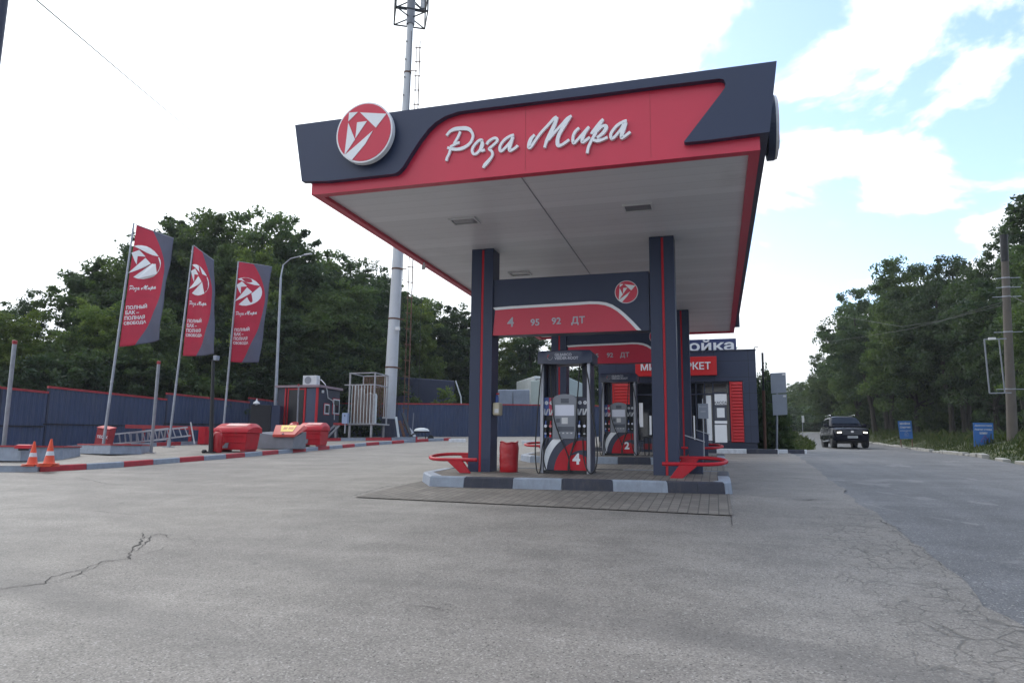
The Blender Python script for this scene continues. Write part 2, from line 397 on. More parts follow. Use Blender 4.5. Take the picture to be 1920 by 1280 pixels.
        for sc, wd in ((3.2, .030), (6.5, .045)):
            ve = N.new('ShaderNodeTexVoronoi'); ve.feature = 'DISTANCE_TO_EDGE'; ve.inputs['Scale'].default_value = sc; L.new(add.outputs[0], ve.inputs['Vector'])
            ln = rng_(N, L, ve.outputs[0], wd*.25, wd, 1, 0)
            ln = math_(N, L, 'MULTIPLY', ln, rng_(N, L, noise_(N, L, v, sc*.8, 4), .38, .52))
            ln = math_(N, L, 'MULTIPLY', ln, zone)
            col = mixc(N, L, math_(N, L, 'MULTIPLY', ln, .72), col, (.05,.047,.043,1))
            h = math_(N, L, 'SUBTRACT', h, math_(N, L, 'MULTIPLY', ln, 1.5))
        col = mixc(N, L, math_(N, L, 'MULTIPLY', zone, .12), col, (.27,.24,.20,1))
    L.new(col, b.inputs['Base Color']); b.inputs['Roughness'].default_value = .68; b.inputs['Specular IOR Level'].default_value = .45
    bp = N.new('ShaderNodeBump'); bp.inputs['Strength'].default_value = .5; bp.inputs['Distance'].default_value = .008; L.new(h, bp.inputs['Height']); L.new(bp.outputs[0], b.inputs['Normal'])
    return m
M['asphalt'] = asphalt('forecourt_asphalt', (.168,.153,.140), (.216,.197,.178), True)
M['road'] = asphalt('road_asphalt', (.104,.103,.108), (.138,.136,.140), False, True)
M['pavement'] = asphalt('pavement_asphalt', (.190,.172,.154), (.232,.210,.186))
def pavers():
    m, N, L, b = nodes_of('block_paving'); tc = N.new('ShaderNodeTexCoord')
    mp = N.new('ShaderNodeMapping'); mp.inputs['Scale'].default_value = (1,1,1); mp.inputs['Rotation'].default_value = (0,0,math.radians(90)); L.new(tc.outputs['Object'], mp.inputs[0])
    br = N.new('ShaderNodeTexBrick'); br.inputs['Scale'].default_value = 1; br.inputs['Brick Width'].default_value = .24; br.inputs['Row Height'].default_value = .135
    br.inputs['Mortar Size'].default_value = .009; br.inputs['Mortar Smooth'].default_value = .3
    br.inputs['Color1'].default_value = (.140,.124,.110,1); br.inputs['Color2'].default_value = (.190,.170,.150,1); br.inputs['Mortar'].default_value = (.075,.068,.06,1)
    L.new(mp.outputs[0], br.inputs['Vector'])
    n1 = noise_(N, L, tc.outputs['Object'], 1.2, 7, .7); n2 = noise_(N, L, tc.outputs['Object'], 60, 3)
    c = mixc(N, L, 1., br.outputs['Color'], rng_(N, L, n1, .25, .75, .72, 1.2), 'MULTIPLY'); c = mixc(N, L, 1., c, rng_(N, L, n2, .25, .75, .85, 1.15), 'MULTIPLY')
    L.new(c, b.inputs['Base Color']); b.inputs['Roughness'].default_value = .8
    bp = N.new('ShaderNodeBump'); bp.inputs['Strength'].default_value = .6; bp.inputs['Distance'].default_value = .006; bp.invert = True; L.new(br.outputs['Fac'], bp.inputs['Height']); L.new(bp.outputs[0], b.inputs['Normal'])
    return m
M['pavers'] = pavers()
def earth():
    m, N, L, b = nodes_of('grassy_soil'); tc = N.new('ShaderNodeTexCoord'); v = tc.outputs['Object']
    c = mixc(N, L, rng_(N, L, noise_(N, L, v, .5, 8, .7), .35, .65), (.030,.045,.016,1), (.075,.078,.030,1))
    c = mixc(N, L, rng_(N, L, noise_(N, L, v, 2.1, 8, .7), .58, .72), c, (.11,.09,.065,1))
    L.new(c, b.inputs['Base Color']); b.inputs['Roughness'].default_value = .95; return m
M['earth'] = earth()
def soffit():
    m, N, L, b = nodes_of('white_slatted_ceiling'); tc = N.new('ShaderNodeTexCoord')
    sp = N.new('ShaderNodeSeparateXYZ'); L.new(tc.outputs['Object'], sp.inputs[0])
    fr = math_(N, L, 'FRACT', math_(N, L, 'MULTIPLY', sp.outputs[1], 1/.30))
    ln = rng_(N, L, math_(N, L, 'ABSOLUTE', math_(N, L, 'SUBTRACT', fr, .5)), .455, .49)
    cell = math_(N, L, 'FLOOR', math_(N, L, 'MULTIPLY', sp.outputs[1], 1/.30))
    wn = N.new('ShaderNodeTexWhiteNoise'); wn.noise_dimensions = '1D'; L.new(cell, wn.inputs['W'])
    c = mixc(N, L, 1., (.74,.74,.77,1), rng_(N, L, wn.outputs[0], 0, 1, .93, 1.05), 'MULTIPLY')
    st = noise_(N, L, tc.outputs['Object'], .6, 7, .7)
    c = mixc(N, L, rng_(N, L, st, .52, .8, 0, .35), c, (.34,.31,.30,1))
    c = mixc(N, L, math_(N, L, 'MULTIPLY', ln, .20), c, (.26,.26,.27,1))
    L.new(c, b.inputs['Base Color']); b.inputs['Roughness'].default_value = .38; b.inputs['Specular IOR Level'].default_value = .45
    bp = N.new('ShaderNodeBump'); bp.inputs['Strength'].default_value = .15; bp.inputs['Distance'].default_value = .006; bp.invert = True; L.new(ln, bp.inputs['Height']); L.new(bp.outputs[0], b.inputs['Normal'])
    return m
M['soffit'] = soffit()
def cladding():
    m, N, L, b = nodes_of('dark_cassette_cladding'); tc = N.new('ShaderNodeTexCoord')
    sp = N.new('ShaderNodeSeparateXYZ'); L.new(tc.outputs['Object'], sp.inputs[0])
    cb = N.new('ShaderNodeCombineXYZ'); L.new(sp.outputs[0], cb.inputs[0]); L.new(sp.outputs[2], cb.inputs[1])
    br = N.new('ShaderNodeTexBrick'); br.offset = 0; br.inputs['Scale'].default_value = 1; br.inputs['Brick Width'].default_value = 1.25; br.inputs['Row Height'].default_value = .62
    br.inputs['Mortar Size'].default_value = .008; br.inputs['Color1'].default_value = (.028,.038,.078,1); br.inputs['Color2'].default_value = (.033,.044,.088,1); br.inputs['Mortar'].default_value = (.010,.012,.02,1)
    L.new(cb.outputs[0], br.inputs['Vector']); L.new(br.outputs['Color'], b.inputs['Base Color']); b.inputs['Roughness'].default_value = .4
    return m
M['cladding'] = cladding()
def banner_mat():
    m, N, L, b = nodes_of('banner_cloth'); tc = N.new('ShaderNodeTexCoord')
    uv = N.new('ShaderNodeUVMap'); sp = N.new('ShaderNodeSeparateXYZ'); L.new(uv.outputs[0], sp.inputs[0])
    # grey outer field bounded by a bow: widest red near 60 % of the height
    d = math_(N, L, 'SUBTRACT', sp.outputs[1], .62)
    k = math_(N, L, 'ADD', math_(N, L, 'MULTIPLY', math_(N, L, 'GREATER_THAN', d, 0.), 1.9), 1.35)
    edge = math_(N, L, 'SUBTRACT', .91, math_(N, L, 'MULTIPLY', math_(N, L, 'MULTIPLY', d, d), k))
    f = rng_(N, L, math_(N, L, 'SUBTRACT', sp.outputs[0], edge), -.006, .006)
    c = mixc(N, L, f, (.60,.042,.095,1), (.160,.170,.245,1))
    c = mixc(N, L, 1., c, rng_(N, L, noise_(N, L, tc.outputs['Object'], 1.5, 4), .3, .7, .92, 1.06), 'MULTIPLY')
    L.new(c, b.inputs['Base Color']); b.inputs['Roughness'].default_value = .6
    tr = N.new('ShaderNodeBsdfTranslucent'); L.new(c, tr.inputs[0])
    mx = N.new('ShaderNodeMixShader'); mx.inputs[0].default_value = .35; L.new(b.outputs[0], mx.inputs[1]); L.new(tr.outputs[0], mx.inputs[2]); L.new(mx.outputs[0], N['Material Output'].inputs[0])
    return m
M['banner'] = banner_mat()
def leafmat(name, dark, light):
    m, N, L, b = nodes_of(name)
    a = N.new('ShaderNodeAttribute'); a.attribute_name = 'tint'
    oi = N.new('ShaderNodeObjectInfo')
    c = mixc(N, L, a.outputs['Fac'], dark+(1,), light+(1,))
    c = mixc(N, L, 1., c, rng_(N, L, oi.outputs['Random'], 0, 1, .78, 1.22, False), 'MULTIPLY')
    L.new(c, b.inputs['Base Color']); b.inputs['Roughness'].default_value = .6; b.inputs['Specular IOR Level'].default_value = .25
    tr = N.new('ShaderNodeBsdfTranslucent'); L.new(mixc(N, L, 1., c, (1.2,1.35,.6,1), 'MULTIPLY'), tr.inputs[0])
    mx = N.new('ShaderNodeMixShader'); mx.inputs[0].default_value = .42; L.new(b.outputs[0], mx.inputs[1]); L.new(tr.outputs[0], mx.inputs[2]); L.new(mx.outputs[0], N['Material Output'].inputs[0])
    return m
M['leaf'] = leafmat('leaves', (.062,.098,.050), (.120,.165,.062))
M['leaf_dark'] = leafmat('dark_leaves', (.038,.064,.044), (.082,.118,.060))
M['leaf_light'] = leafmat('light_leaves', (.090,.135,.042), (.165,.205,.062))
M['grass'] = leafmat('grass_blades', (.026,.046,.016), (.075,.085,.034))

# ------------------------------------------------------------------ the setting
def sheet(name, m, rows, dz, kind='structure'):     # rows: list of (Y, [X...]); draped on the ground
    mb = MB(); n = len(rows[0][1])
    vs = [(x, y, G(x, y)+dz) for y, xs in rows for x in xs]
    fs = [(r*n+i, r*n+i+1, (r+1)*n+i+1, (r+1)*n+i) for r in range(len(rows)-1) for i in range(n-1)]
    mb.add(vs, fs); o = mb.build(name, m, smooth=True, recalc=False); o['kind'] = kind; return o
tx = [-350,-250,-150,-110] + [-80+2*i for i in range(15)] + [-50+i for i in range(31)] + [-19+.75*i for i in range(46)] + [16+1.5*i for i in range(30)] + [64,80,110,160,260,350]
ty = [-110,-70,-40,-20] + [-10+i for i in range(111)] + [104,110,120,135,150,175,200,260,330,400]
sheet('ground', M['earth'], [(y, tx) for y in ty], -.05)
def redge(y): return lerp(y, EDGE_Y, EDGE_X)
def ledge(y): return lerp(y, [-40, 4, 13, 19, 29, 33, 42, 60, 95, 110, 140], [0.9, .9, 1.0, 1.2, 1.6, 2.6, 5.2, 7.4, 9.6, 13.5, 23])
ry = [-40+i for i in range(0, 146)]
sheet('road', M['road'], [(y, [ledge(y)+(redge(y)-ledge(y))*i/10 for i in range(11)]) for y in ry], .0)
def jag(y): return lerp(y, [-40, 5, 13, 19, 29, 33, 36, 46], [1.95, 1.87, 2.05, 2.35, 2.7, 2.9, 3.2, 3.4]) + .16*mnoise.noise((y*.9, 3, 0)) + .07*mnoise.noise((y*3.1, 9, 0))
fy = [-30+.25*i for i in range(0, 265)] + [36.5+i for i in range(12)]
sheet('forecourt', M['asphalt'], [(y, [-46, -36, -30] + [-25+.75*i for i in range(34)] + [lerp(i, [0, 4], [.5, jag(y)]) for i in range(1, 5)]) for y in fy], .02)
# block paving under the canopy, with its frayed front corner
pv = [[(-5.66+.449*j, max(0, 1-i/6)*(10.55-.63*j/13) + min(1, i/6)*(9.95+.5*i)) for j in range(14)] for i in range(31)]
mb = MB(); mb.add([(x, y, G(x, y)+.034) for r in pv for x, y in r], [(r*14+i, r*14+i+1, (r+1)*14+i+1, (r+1)*14+i) for r in range(30) for i in range(13)])
struct(mb.build('paving', M['pavers'], smooth=True, recalc=False))
# pavement on the left
def frontk(y): return lerp(y, [11.2, 13.17, 13.41, 14.24, 15.1, 19.4, 22.9, 26.5, 29.8, 32.7, 36], [-24.5, -16.5, -15.57, -15.2, -15.0, -15.02, -15.2, -15.5, -15.4, -14.9, -14.5])
def backk(y): return lerp(y, [11, 19.6, 20.3, 26.5, 29.5, 31.7, 32.6, 33.4], [-33, -30, -23.3, -22.6, -20.5, -17.9, -15.6, -14.95])
sheet('pavement', M['pavement'], [(y, [backk(y)+(frontk(y)-.12-backk(y))*j/12 for j in range(13)]) for y in [11.3+.5*i for i in range(44)]], .15)
sheet('store_pavement', M['pavers'], [(27.35+.5*i, [-6+.7*j for j in range(12)]) for i in range(5)], .17)

def kerb(name, pts, mats, seg, h, w, start=0, off=0):
    P = []; L = 0
    for a, b in zip(pts[:-1], pts[1:]):
        a = Vector(a); b = Vector(b); l = (b-a).length; n = max(1, int(l/.25))
        for i in range(n): P.append((a.lerp(b, i/n), L+l*i/n))
        L += l
    P.append((Vector(pts[-1]), L))
    mb = MB()
    cuts = [0]; x = off if off else seg
    while x < L: cuts.append(x); x += seg
    cuts.append(L)
    def pt(l):
        for (a, la), (b, lb) in zip(P[:-1], P[1:]):
            if la <= l <= lb+1e-6: return a.lerp(b, (l-la)/max(1e-6, lb-la))
        return P[-1][0]
    for ci, (c0, c1) in enumerate(zip(cuts[:-1], cuts[1:])):
        k = max(1, int((c1-c0)/.25)); ls = [c0+.006+(c1-c0-.012)*i/k for i in range(k+1)]; rings = []
        for l in ls:
            p = pt(l); d = (pt(min(L, l+.05))-pt(max(0, l-.05))).normalized(); nn = Vector((-d.y, d.x))
            q = p+nn*w; z = G(p.x, p.y); 
            rings.append([(p.x, p.y, z-.1), (p.x+nn.x*.02, p.y+nn.y*.02, z+h-.02), (p.x+nn.x*.04, p.y+nn.y*.04, z+h), (q.x-nn.x*.02, q.y-nn.y*.02, z+h), (q.x, q.y, z+h-.02), (q.x, q.y, z-.1)])
        vs = [v for r in rings for v in r]; fs = []
        for i in range(len(rings)-1):
            for j in range(6): fs.append((i*6+j, i*6+(j+1) % 6, (i+1)*6+(j+1) % 6, (i+1)*6+j))
        fs += [tuple(range(6)), tuple(range(len(vs)-6, len(vs)))]
        mb.add(vs, fs, (ci+start) % len(mats))
    return struct(mb.build(name, mats))
RG = [M['kerb_red'], M['kerb_grey']]; WB = [M['kerb_white'], M['kerb_black']]
kerb('pavement_kerb', [(-15.57,13.41),(-15.2,14.24),(-15.0,15.1),(-15.02,19.4),(-15.2,22.9),(-15.5,26.5),(-15.4,29.8),(-14.9,32.7),(-14.5,34.5),(-13.7,35.9)], RG, 1.02, .165, .16)
kerb('pavement_kerb', [(-15.62,13.39),(-16.5,13.17),(-24.5,11.2)], [M['kerb_grey'], M['kerb_red']], 1.0, .165, -.16)
kerb('pavement_kerb', [(-30,19.6),(-23.3,20.3),(-22.6,26.5),(-20.5,29.5),(-17.9,31.7),(-15.6,32.6),(-14.7,33.6)], RG, 1.25, .30, -.16, 1)
for p, q in (((841,828),(873,829)), ((978,834),(1006,834))):
    a = at(p[0], p[1], 36 if p[0] < 900 else 33.5); b = at(q[0], q[1], 36 if p[0] < 900 else 33.5)
    kerb('white_kerb', [(a.x, a.y), (b.x, b.y)], [M['kerb_white']], 2, .18, .2)
kerb('store_kerb', [(-6, 27.2), (2.15, 27.2), (2.2, 27.9)], WB, 1.05, .19, .16, 0, .74)
kerb('store_kerb', [(1.95, 28.9), (2.6, 28.95), (3.3, 29.2)], [M['kerb_white'], M['kerb_black']], .65, .16, .16)
# broken kerb stones along the right side of the road
kb = [(redge(y)+.05*mnoise.noise((y, 1, 0)), y) for y in [14+1.0*i for i in range(60)]]
for i, (a, b) in enumerate(zip(kb[:-1], kb[1:])):
    if RNG.random() < .12: continue
    mb = MB(); h = .05+.09*RNG.random(); t = RNG.uniform(-.05, .05); w = .22
    mb.hexa([(x+dx, y, G(x, y)+z) for z in (-.1, h) for (x, y, dx) in ((a[0], a[1]+.02, t), (a[0], a[1]+.02, t+w), (b[0], b[1]-.02, w-t), (b[0], b[1]-.02, -t))])
    struct(mb.build('kerb_stone', M['concrete'], bevel=.02))

# cracks in the forecourt: thin dark filled seams lying on the asphalt
def crack(name, px, w, seed, wob=.05):
    r = random.Random(seed); P = []
    for x, y in px:
        d = ray(x, y); t = 1
        while CAMZ+d.z*t > G(d.x*t, d.y*t): t *= 1.001
        P.append(Vector((d.x*t, d.y*t)))
    Q = []
    for a, b in zip(P[:-1], P[1:]):
        n = max(2, int((b-a).length/.05)); nn = Vector((-(b-a).y, (b-a).x)).normalized()
        for i in range(n):
            Q.append(a.lerp(b, i/n) + nn*wob*(mnoise.noise((a.x*3+i*.35, seed, 0)) + .5*mnoise.noise((i*.9, seed+5, 1))))
    Q.append(P[-1]); mb = MB(); vs = []
    for i, q in enumerate(Q):
        d = (Q[min(i+1, len(Q)-1)]-Q[max(0, i-1)]); nn = Vector((-d.y, d.x)).normalized()
        h = w*(.35+.65*abs(mnoise.noise((i*.23, seed, 7)))*1.8)*min(1, .2+i/6, .2+(len(Q)-1-i)/6)
        for s in (-1, 1):
            p = q+nn*h*s; vs.append((p.x, p.y, G(p.x, p.y)+.026))
    mb.add(vs, [(2*i, 2*i+1, 2*i+3, 2*i+2) for i in range(len(Q)-1)])
    return struct(mb.build(name, M['crack'], recalc=False))
M['crack'] = mat('crack_filling', (.045,.042,.040), .9, 0, .2, 20)
crack('crack', [(-20,1110),(80,1099),(95,1085),(150,1072),(200,1055),(238,1052),(250,1030),(265,1018),(268,1000)], .010, 1)
crack('crack', [(80,1099),(130,1088),(170,1070),(205,1056)], .008, 2)
crack('crack', [(250,1038),(275,1022),(282,1008),(300,1003),(318,1012)], 0.0080, 4)
crack('crack', [(262,1045),(300,1035),(314,1026)], 0.0064, 5)
crack('crack', [(345,1008),(372,1022),(366,1030)], .003, 6)
crack('crack', [(160,959),(220,965),(290,970)], .006, 7)
crack('crack', [(140,896),(200,909),(240,912)], .008, 8)
crack('crack', [(740,1137),(800,1143),(850,1152)], .005, 9)
crack('crack', [(1365,948),(1371,972),(1373,992)], .010, 10, .02)
crack('crack', [(1476,938),(1500,940),(1530,939),(1560,940)], .018, 11, .05)
crack('crack', [(1640,975),(1675,990),(1700,1000)], .012, 12)
crack('crack', [(650,935),(720,915),(790,905)], .012, 13, .03)
crack('crack', [(1660,985),(1760,1060),(1860,1110),(1930,1150)], .004, 14, .08)

# ------------------------------------------------------------------ trees
def crown_mesh(name, seed, H, R, zb, lobes, clumps, leaves, ls, m, spiky=.3):
    r = np.random.default_rng(seed)
    LC = []; LR = []
    for i in range(lobes):
        a = r.uniform(0, 2*np.pi); f = (i+.5)/lobes; z = zb+(H*.86-zb)*f
        prof = R*(1-.55*max(0, (f-.45)/.55)**1.4)*(.62+.38*min(1, f/.3))
        rad = prof*r.uniform(.42, .62); d = max(0, prof-rad)*r.uniform(.5, 1.0)
        LC.append((d*np.cos(a), d*np.sin(a), z)); LR.append(rad)
    LC.append((r.uniform(-.2,.2)*R, r.uniform(-.2,.2)*R, H*.84)); LR.append(R*.36)
    LC = np.array(LC); LR = np.array(LR); w = LR**2; w /= w.sum()
    k = r.choice(len(LR), clumps, p=w); dr = r.normal(size=(clumps, 3)); dr /= np.linalg.norm(dr, axis=1)[:, None]
    rad = np.where(r.random(clumps) < .75, r.uniform(.82, 1.12, clumps), r.uniform(.2, .8, clumps))
    spray = r.random(clumps) < spiky; rad = np.where(spray, r.uniform(1.0, 1.38, clumps), rad)
    cc = LC[k] + dr*(LR[k]*rad)[:, None]*np.array([1, 1, .92])
    cc[:, 2] = np.clip(cc[:, 2], zb*.6+.1, H)
    cs = r.uniform(.30, .75, clumps)*np.where(spray, .62, 1)*(R/3.2)**.5
    tint_c = np.clip(r.normal(.40, .22, clumps)+.10*dr[:, 2], 0, 1)
    n = leaves; ci = r.integers(0, clumps, n)
    off = r.normal(size=(n, 3)); off *= (r.random(n)**.5/np.maximum(.3, np.linalg.norm(off, axis=1)))[:, None]*np.array([1, 1, .6])
    axis = dr[ci]
    p = cc[ci] + off*cs[ci][:, None] + axis*(np.where(spray[ci], r.uniform(-.7, .9, n), 0)*cs[ci])[:, None]
    nrm = r.normal(size=(n, 3))+np.array([0, 0, .7]); nrm /= np.linalg.norm(nrm, axis=1)[:, None]
    t = np.cross(nrm, r.normal(size=(n, 3))); t /= np.linalg.norm(t, axis=1)[:, None]; t[:, 2] -= .25; b = np.cross(nrm, t)
    L = ls*r.uniform(.6, 1.4, n)[:, None]; W = L*.5
    v = np.stack([p-t*L*.5, p+b*W*.5+nrm*L*.08, p+t*L*.5, p-b*W*.5+nrm*L*.08], 1).reshape(-1, 3)
    me = bpy.data.meshes.new(name); me.vertices.add(4*n); me.vertices.foreach_set('co', v.ravel().astype(np.float32))
    me.loops.add(4*n); me.loops.foreach_set('vertex_index', np.arange(4*n, dtype=np.int32))
    me.polygons.add(n); me.polygons.foreach_set('loop_start', np.arange(0, 4*n, 4, dtype=np.int32))
    at_ = me.attributes.new('tint', 'FLOAT', 'FACE'); at_.data.foreach_set('value', np.clip(tint_c[ci]+r.normal(0, .12, n), 0, 1).astype(np.float32))
    me.materials.append(m); me.update(); me.validate()
    return me, LC, LR
def trunk_mesh(name, seed, H, zb, LC, r0, multi=1):
    r = random.Random(seed); mb = MB()
    for s in range(multi):
        bx = r.uniform(-.5, .5)*(multi > 1); by = r.uniform(-.5, .5)*(multi > 1)
        top = Vector((bx*2+r.uniform(-.4, .4), by*2+r.uniform(-.4, .4), H*.72)); P = []
        for i in range(9):
            f = i/8; P.append(Vector((bx, by, -.4)).lerp(top, f) + Vector((r.uniform(-.1, .1), r.uniform(-.1, .1), 0))*min(1, f*3))
        mb.tube(P, [r0*(1.25 if i == 0 else 1)*(1-.78*i/8) for i in range(9)], 8)
        for c in LC[s::multi]:
            c = Vector(c); i = min(6, max(2, int(8*(c.z*.55)/(H*.72)))); q = P[i]; mid = q.lerp(c, .5)+Vector((r.uniform(-.3,.3), r.uniform(-.3,.3), -.25))
            mb.tube([q, q.lerp(mid, .5)+Vector((0,0,.05)), mid, c.lerp(mid, .25), c], [r0*.42, r0*.36, r0*.28, r0*.18, r0*.07], 6)
    me_o = mb.build(name, M['bark'], smooth=True); me = me_o.data; bpy.data.objects.remove(me_o); return me
TREES = {}
def tree_kind(key, seed, H, R, zb, lobes, clumps, leaves, ls, m, spiky=.3, r0=.2, multi=1):
    cm, LC, LR = crown_mesh('crown', seed, H, R, zb, lobes, clumps, leaves, ls, m, spiky)
    TREES[key] = (cm, trunk_mesh('trunk', seed, H, zb, LC, r0, multi), H)
tree_kind('broad', 11, 12, 4.3, 1.2, 13, 430, 52500, 0.194, M['leaf'], .30)
tree_kind('tall', 12, 12, 3.2, 1.0, 13, 400, 45500, 0.180, M['leaf_dark'], .36)
tree_kind('loose', 13, 12, 3.8, 1.5, 12, 300, 29750, 0.180, M['leaf_dark'], .5)
tree_kind('pale', 14, 12, 4.0, .6, 12, 380, 45500, 0.194, M['leaf_light'], .3)
tree_kind('roadside', 15, 12, 4.6, 3.4, 13, 430, 52500, 0.194, M['leaf_dark'], .33, .2, 3)
tree_kind('shrub', 16, 4, 2.3, .1, 9, 200, 14000, .17, M['leaf_dark'], .3, .05, 3)
tree_kind('shrub_light', 17, 4, 2.1, .1, 9, 200, 12000, .17, M['leaf'], .4, .05, 3)
tree_kind('sapling', 18, 4, 1.1, .4, 9, 120, 4500, .15, M['leaf_light'], .45, .04, 1)
def tree(key, px, py, D, label, group=None, wf=1.0, name='tree', cat='tree', sink=0):
    cm, tm, H = TREES[key]; p = at(px, py, D); z = G(p.x, p.y)-sink; s = (p.z-z)/H
    o = thing(name, label, cat, (p.x, p.y, z), RNG.uniform(0, 6.28), group); o.scale = (s*wf, s*wf, s)
    for nm, me in (('crown', cm), ('trunk', tm)):
        c = bpy.data.objects.new(nm, me); COL.objects.link(c); c.parent = o
    return o
g1 = 'trees behind the blue fence'; gm = 'dense trees merging into one dark wall behind the fence'
ML = 'dark green tree merging into the wall of foliage behind the blue fence'
tree('loose', -20, 545, 40, 'thin dark tree with sky showing through at the left edge of the photo', g1)
tree('pale', 30, 575, 36, 'yellowish green tree low above the fence beside the leftmost grey post', g1, 1.2)
tree('loose', 62, 530, 44, 'sparse tree with loose twigs against the sky left of the first flag', g1, .9)
tree('broad', 125, 600, 38, ML, gm, 1.3)
tree('tall', 170, 480, 46, 'dark tree rising just left of the first flag', g1, 1.25)
tree('broad', 228, 452, 46, 'broad dark tree directly behind the first flag', g1, 1.1)
tree('pale', 190, 560, 40, ML, gm, 1.15)
tree('tall', 318, 400, 50, 'tall tree with ragged top between the first and second flags', g1, 1.1)
tree('broad', 300, 560, 41, ML, gm, 1.2)
tree('tall', 372, 392, 54, ML, gm, 1.2)
tree('broad', 425, 366, 52, 'tallest tree of the left row, rising above the second and third flags', g1, 1.0)
tree('broad', 482, 386, 51, 'tall rounded tree above the third flag', g1, .9)
tree('pale', 472, 455, 47, 'paler green tree behind the top of the third flag', g1, .9)
tree('tall', 545, 415, 52, 'dark tree behind the curved street lamp', g1, 1.15)
tree('tall', 520, 560, 45, ML, gm, 1.4)
tree('broad', 590, 452, 54, ML, gm, 1.1)
tree('loose', 655, 468, 54, 'loose tree with gaps in its top left of the white mast', g1, 1.1)
tree('broad', 625, 520, 49, ML, gm, 1.2)
tree('loose', 705, 475, 56, 'thin dark tree top seen right behind the white mast', g1, .9)
tree('tall', 690, 570, 50, ML, gm, 1.4)
tree('pale', 778, 555, 60, 'bright yellow green tree right of the white mast', g1, .85)
tree('tall', 745, 520, 64, ML, gm, 1.3)
tree('broad', 812, 545, 66, 'round dark tree under the left edge of the canopy', g1, 1.0)
tree('tall', 868, 560, 66, 'dark tree just left of the near canopy column', g1, 1.2)
tree('broad', 840, 620, 64, ML, gm, 1.2)
tree('pale', 945, 612, 66, 'light green tree behind the column gap under the price board', g1, .9)
tree('tall', 1000, 600, 66, ML, gm, 1.2)
tree('broad', 1052, 615, 66, ML, gm, 1.1)
tree('tall', 1110, 612, 70, ML, gm, 1.2)
tree('tall', 410, 560, 46, ML, gm, 1.4)
tree('broad', 0, 640, 36, ML, gm, 1.3)
tree('broad', -80, 600, 38, ML, gm, 1.2)
for px, py, D in ((40,690,34),(100,660,35),(170,670,36),(250,660,38),(330,670,40),(430,690,42),(500,690,43),(570,670,45),(640,660,46),(690,690,47),(900,690,64),(970,690,66),(860,690,64),(790,680,66)):
    tree('shrub' if px % 3 else 'shrub_light', px, py, D, 'low dark bush crowded along the back of the blue fence', 'bushes along the back of the fence', 1.1, 'bush', 'bush')
tree('sapling', 835, 718, 50.5, 'small pointed green sapling in front of the dark trailer', None, 1.0, 'sapling', 'young tree')
tree('sapling', 775, 738, 50.3, 'tiny weedy shoot above the fence left of the pointed sapling', None, 1.3, 'sapling', 'young tree')
g2 = 'trees along the right side of the road'
R_ML = 'dark tree in the dense row along the right side of the road'
tree('broad', 1553, 655, 92, 'smallest tree at the far left end of the roadside row', g2, .9)
tree('broad', 1594, 570, 80, 'dark tree above the approaching car', g2, .85)
tree('roadside', 1640, 515, 70, R_ML, g2, 1.0)
tree('broad', 1694, 474, 60, 'tall roadside tree above the farther blue board', g2, .85)
tree('roadside', 1765, 470, 55, R_ML, g2, .9)
tree('loose', 1838, 468, 50, 'roadside tree left of the concrete pole', g2, .9)
tree('roadside', 1912, 400, 44, 'tall roadside tree behind the concrete pole', g2, .85)
tree('tall', 1965, 300, 38, 'near tree cut by the right edge of the photo, highest on that side', g2, 1.0)
tree('broad', 1990, 430, 33, R_ML, g2, .9)
for px, py, D in ((1590,655,98),(1618,610,90),(1645,640,86),(1690,620,76),(1740,600,70),(1800,580,66),(1870,560,60),(1940,560,55)):
    tree('broad', px, py, D, R_ML, g2, 1.1)
for px, py, D in ((1600,765,84),(1640,745,76),(1680,735,70),(1725,730,66),(1770,725,62),(1815,720,58),(1860,720,55),(1905,720,52),(1945,730,48)):
    tree('shrub', px, py, D+4, 'dark undergrowth bush beneath the roadside trees', 'undergrowth beneath the roadside trees', 1.4, 'bush', 'bush')
for i, (px, py, D) in enumerate(((1440,700,125),(1478,716,140),(1503,712,135),(1530,705,125),(1465,725,150),(1552,700,128))):
    tree('broad', px, py, D, 'far tree closing the end of the road', 'far trees at the end of the road', 1.2)
for px, py, D in ((1480,760,118),(1505,765,115),(1530,760,112)):
    tree('shrub', px, py, D, 'far dark bush low at the end of the road', 'far bushes at the end of the road', 2.0, 'bush', 'bush')
for px, D in ((1235, 100), (1285, 92), (1330, 105)):  # trees added to darken the bright horizon mirrored in the car side
    tree('broad', px, 640, D, 'added tree far behind the store, darkening the reflection in the car, mostly hidden by its roof and the canopy columns', 'added far trees behind the store', 1.2)
tree('shrub', 1436, 694, 32.5, 'dark climbing bush against the right side of the store', None, .45, 'bush', 'bush')
tree('shrub_light', 1462, 768, 31.0, 'leafy green bush at the foot of the grey sign backs', None, .95, 'bush', 'bush')
tree('shrub', 1440, 760, 31.3, 'dark low bush at the right corner of the store', None, .9, 'bush', 'bush')

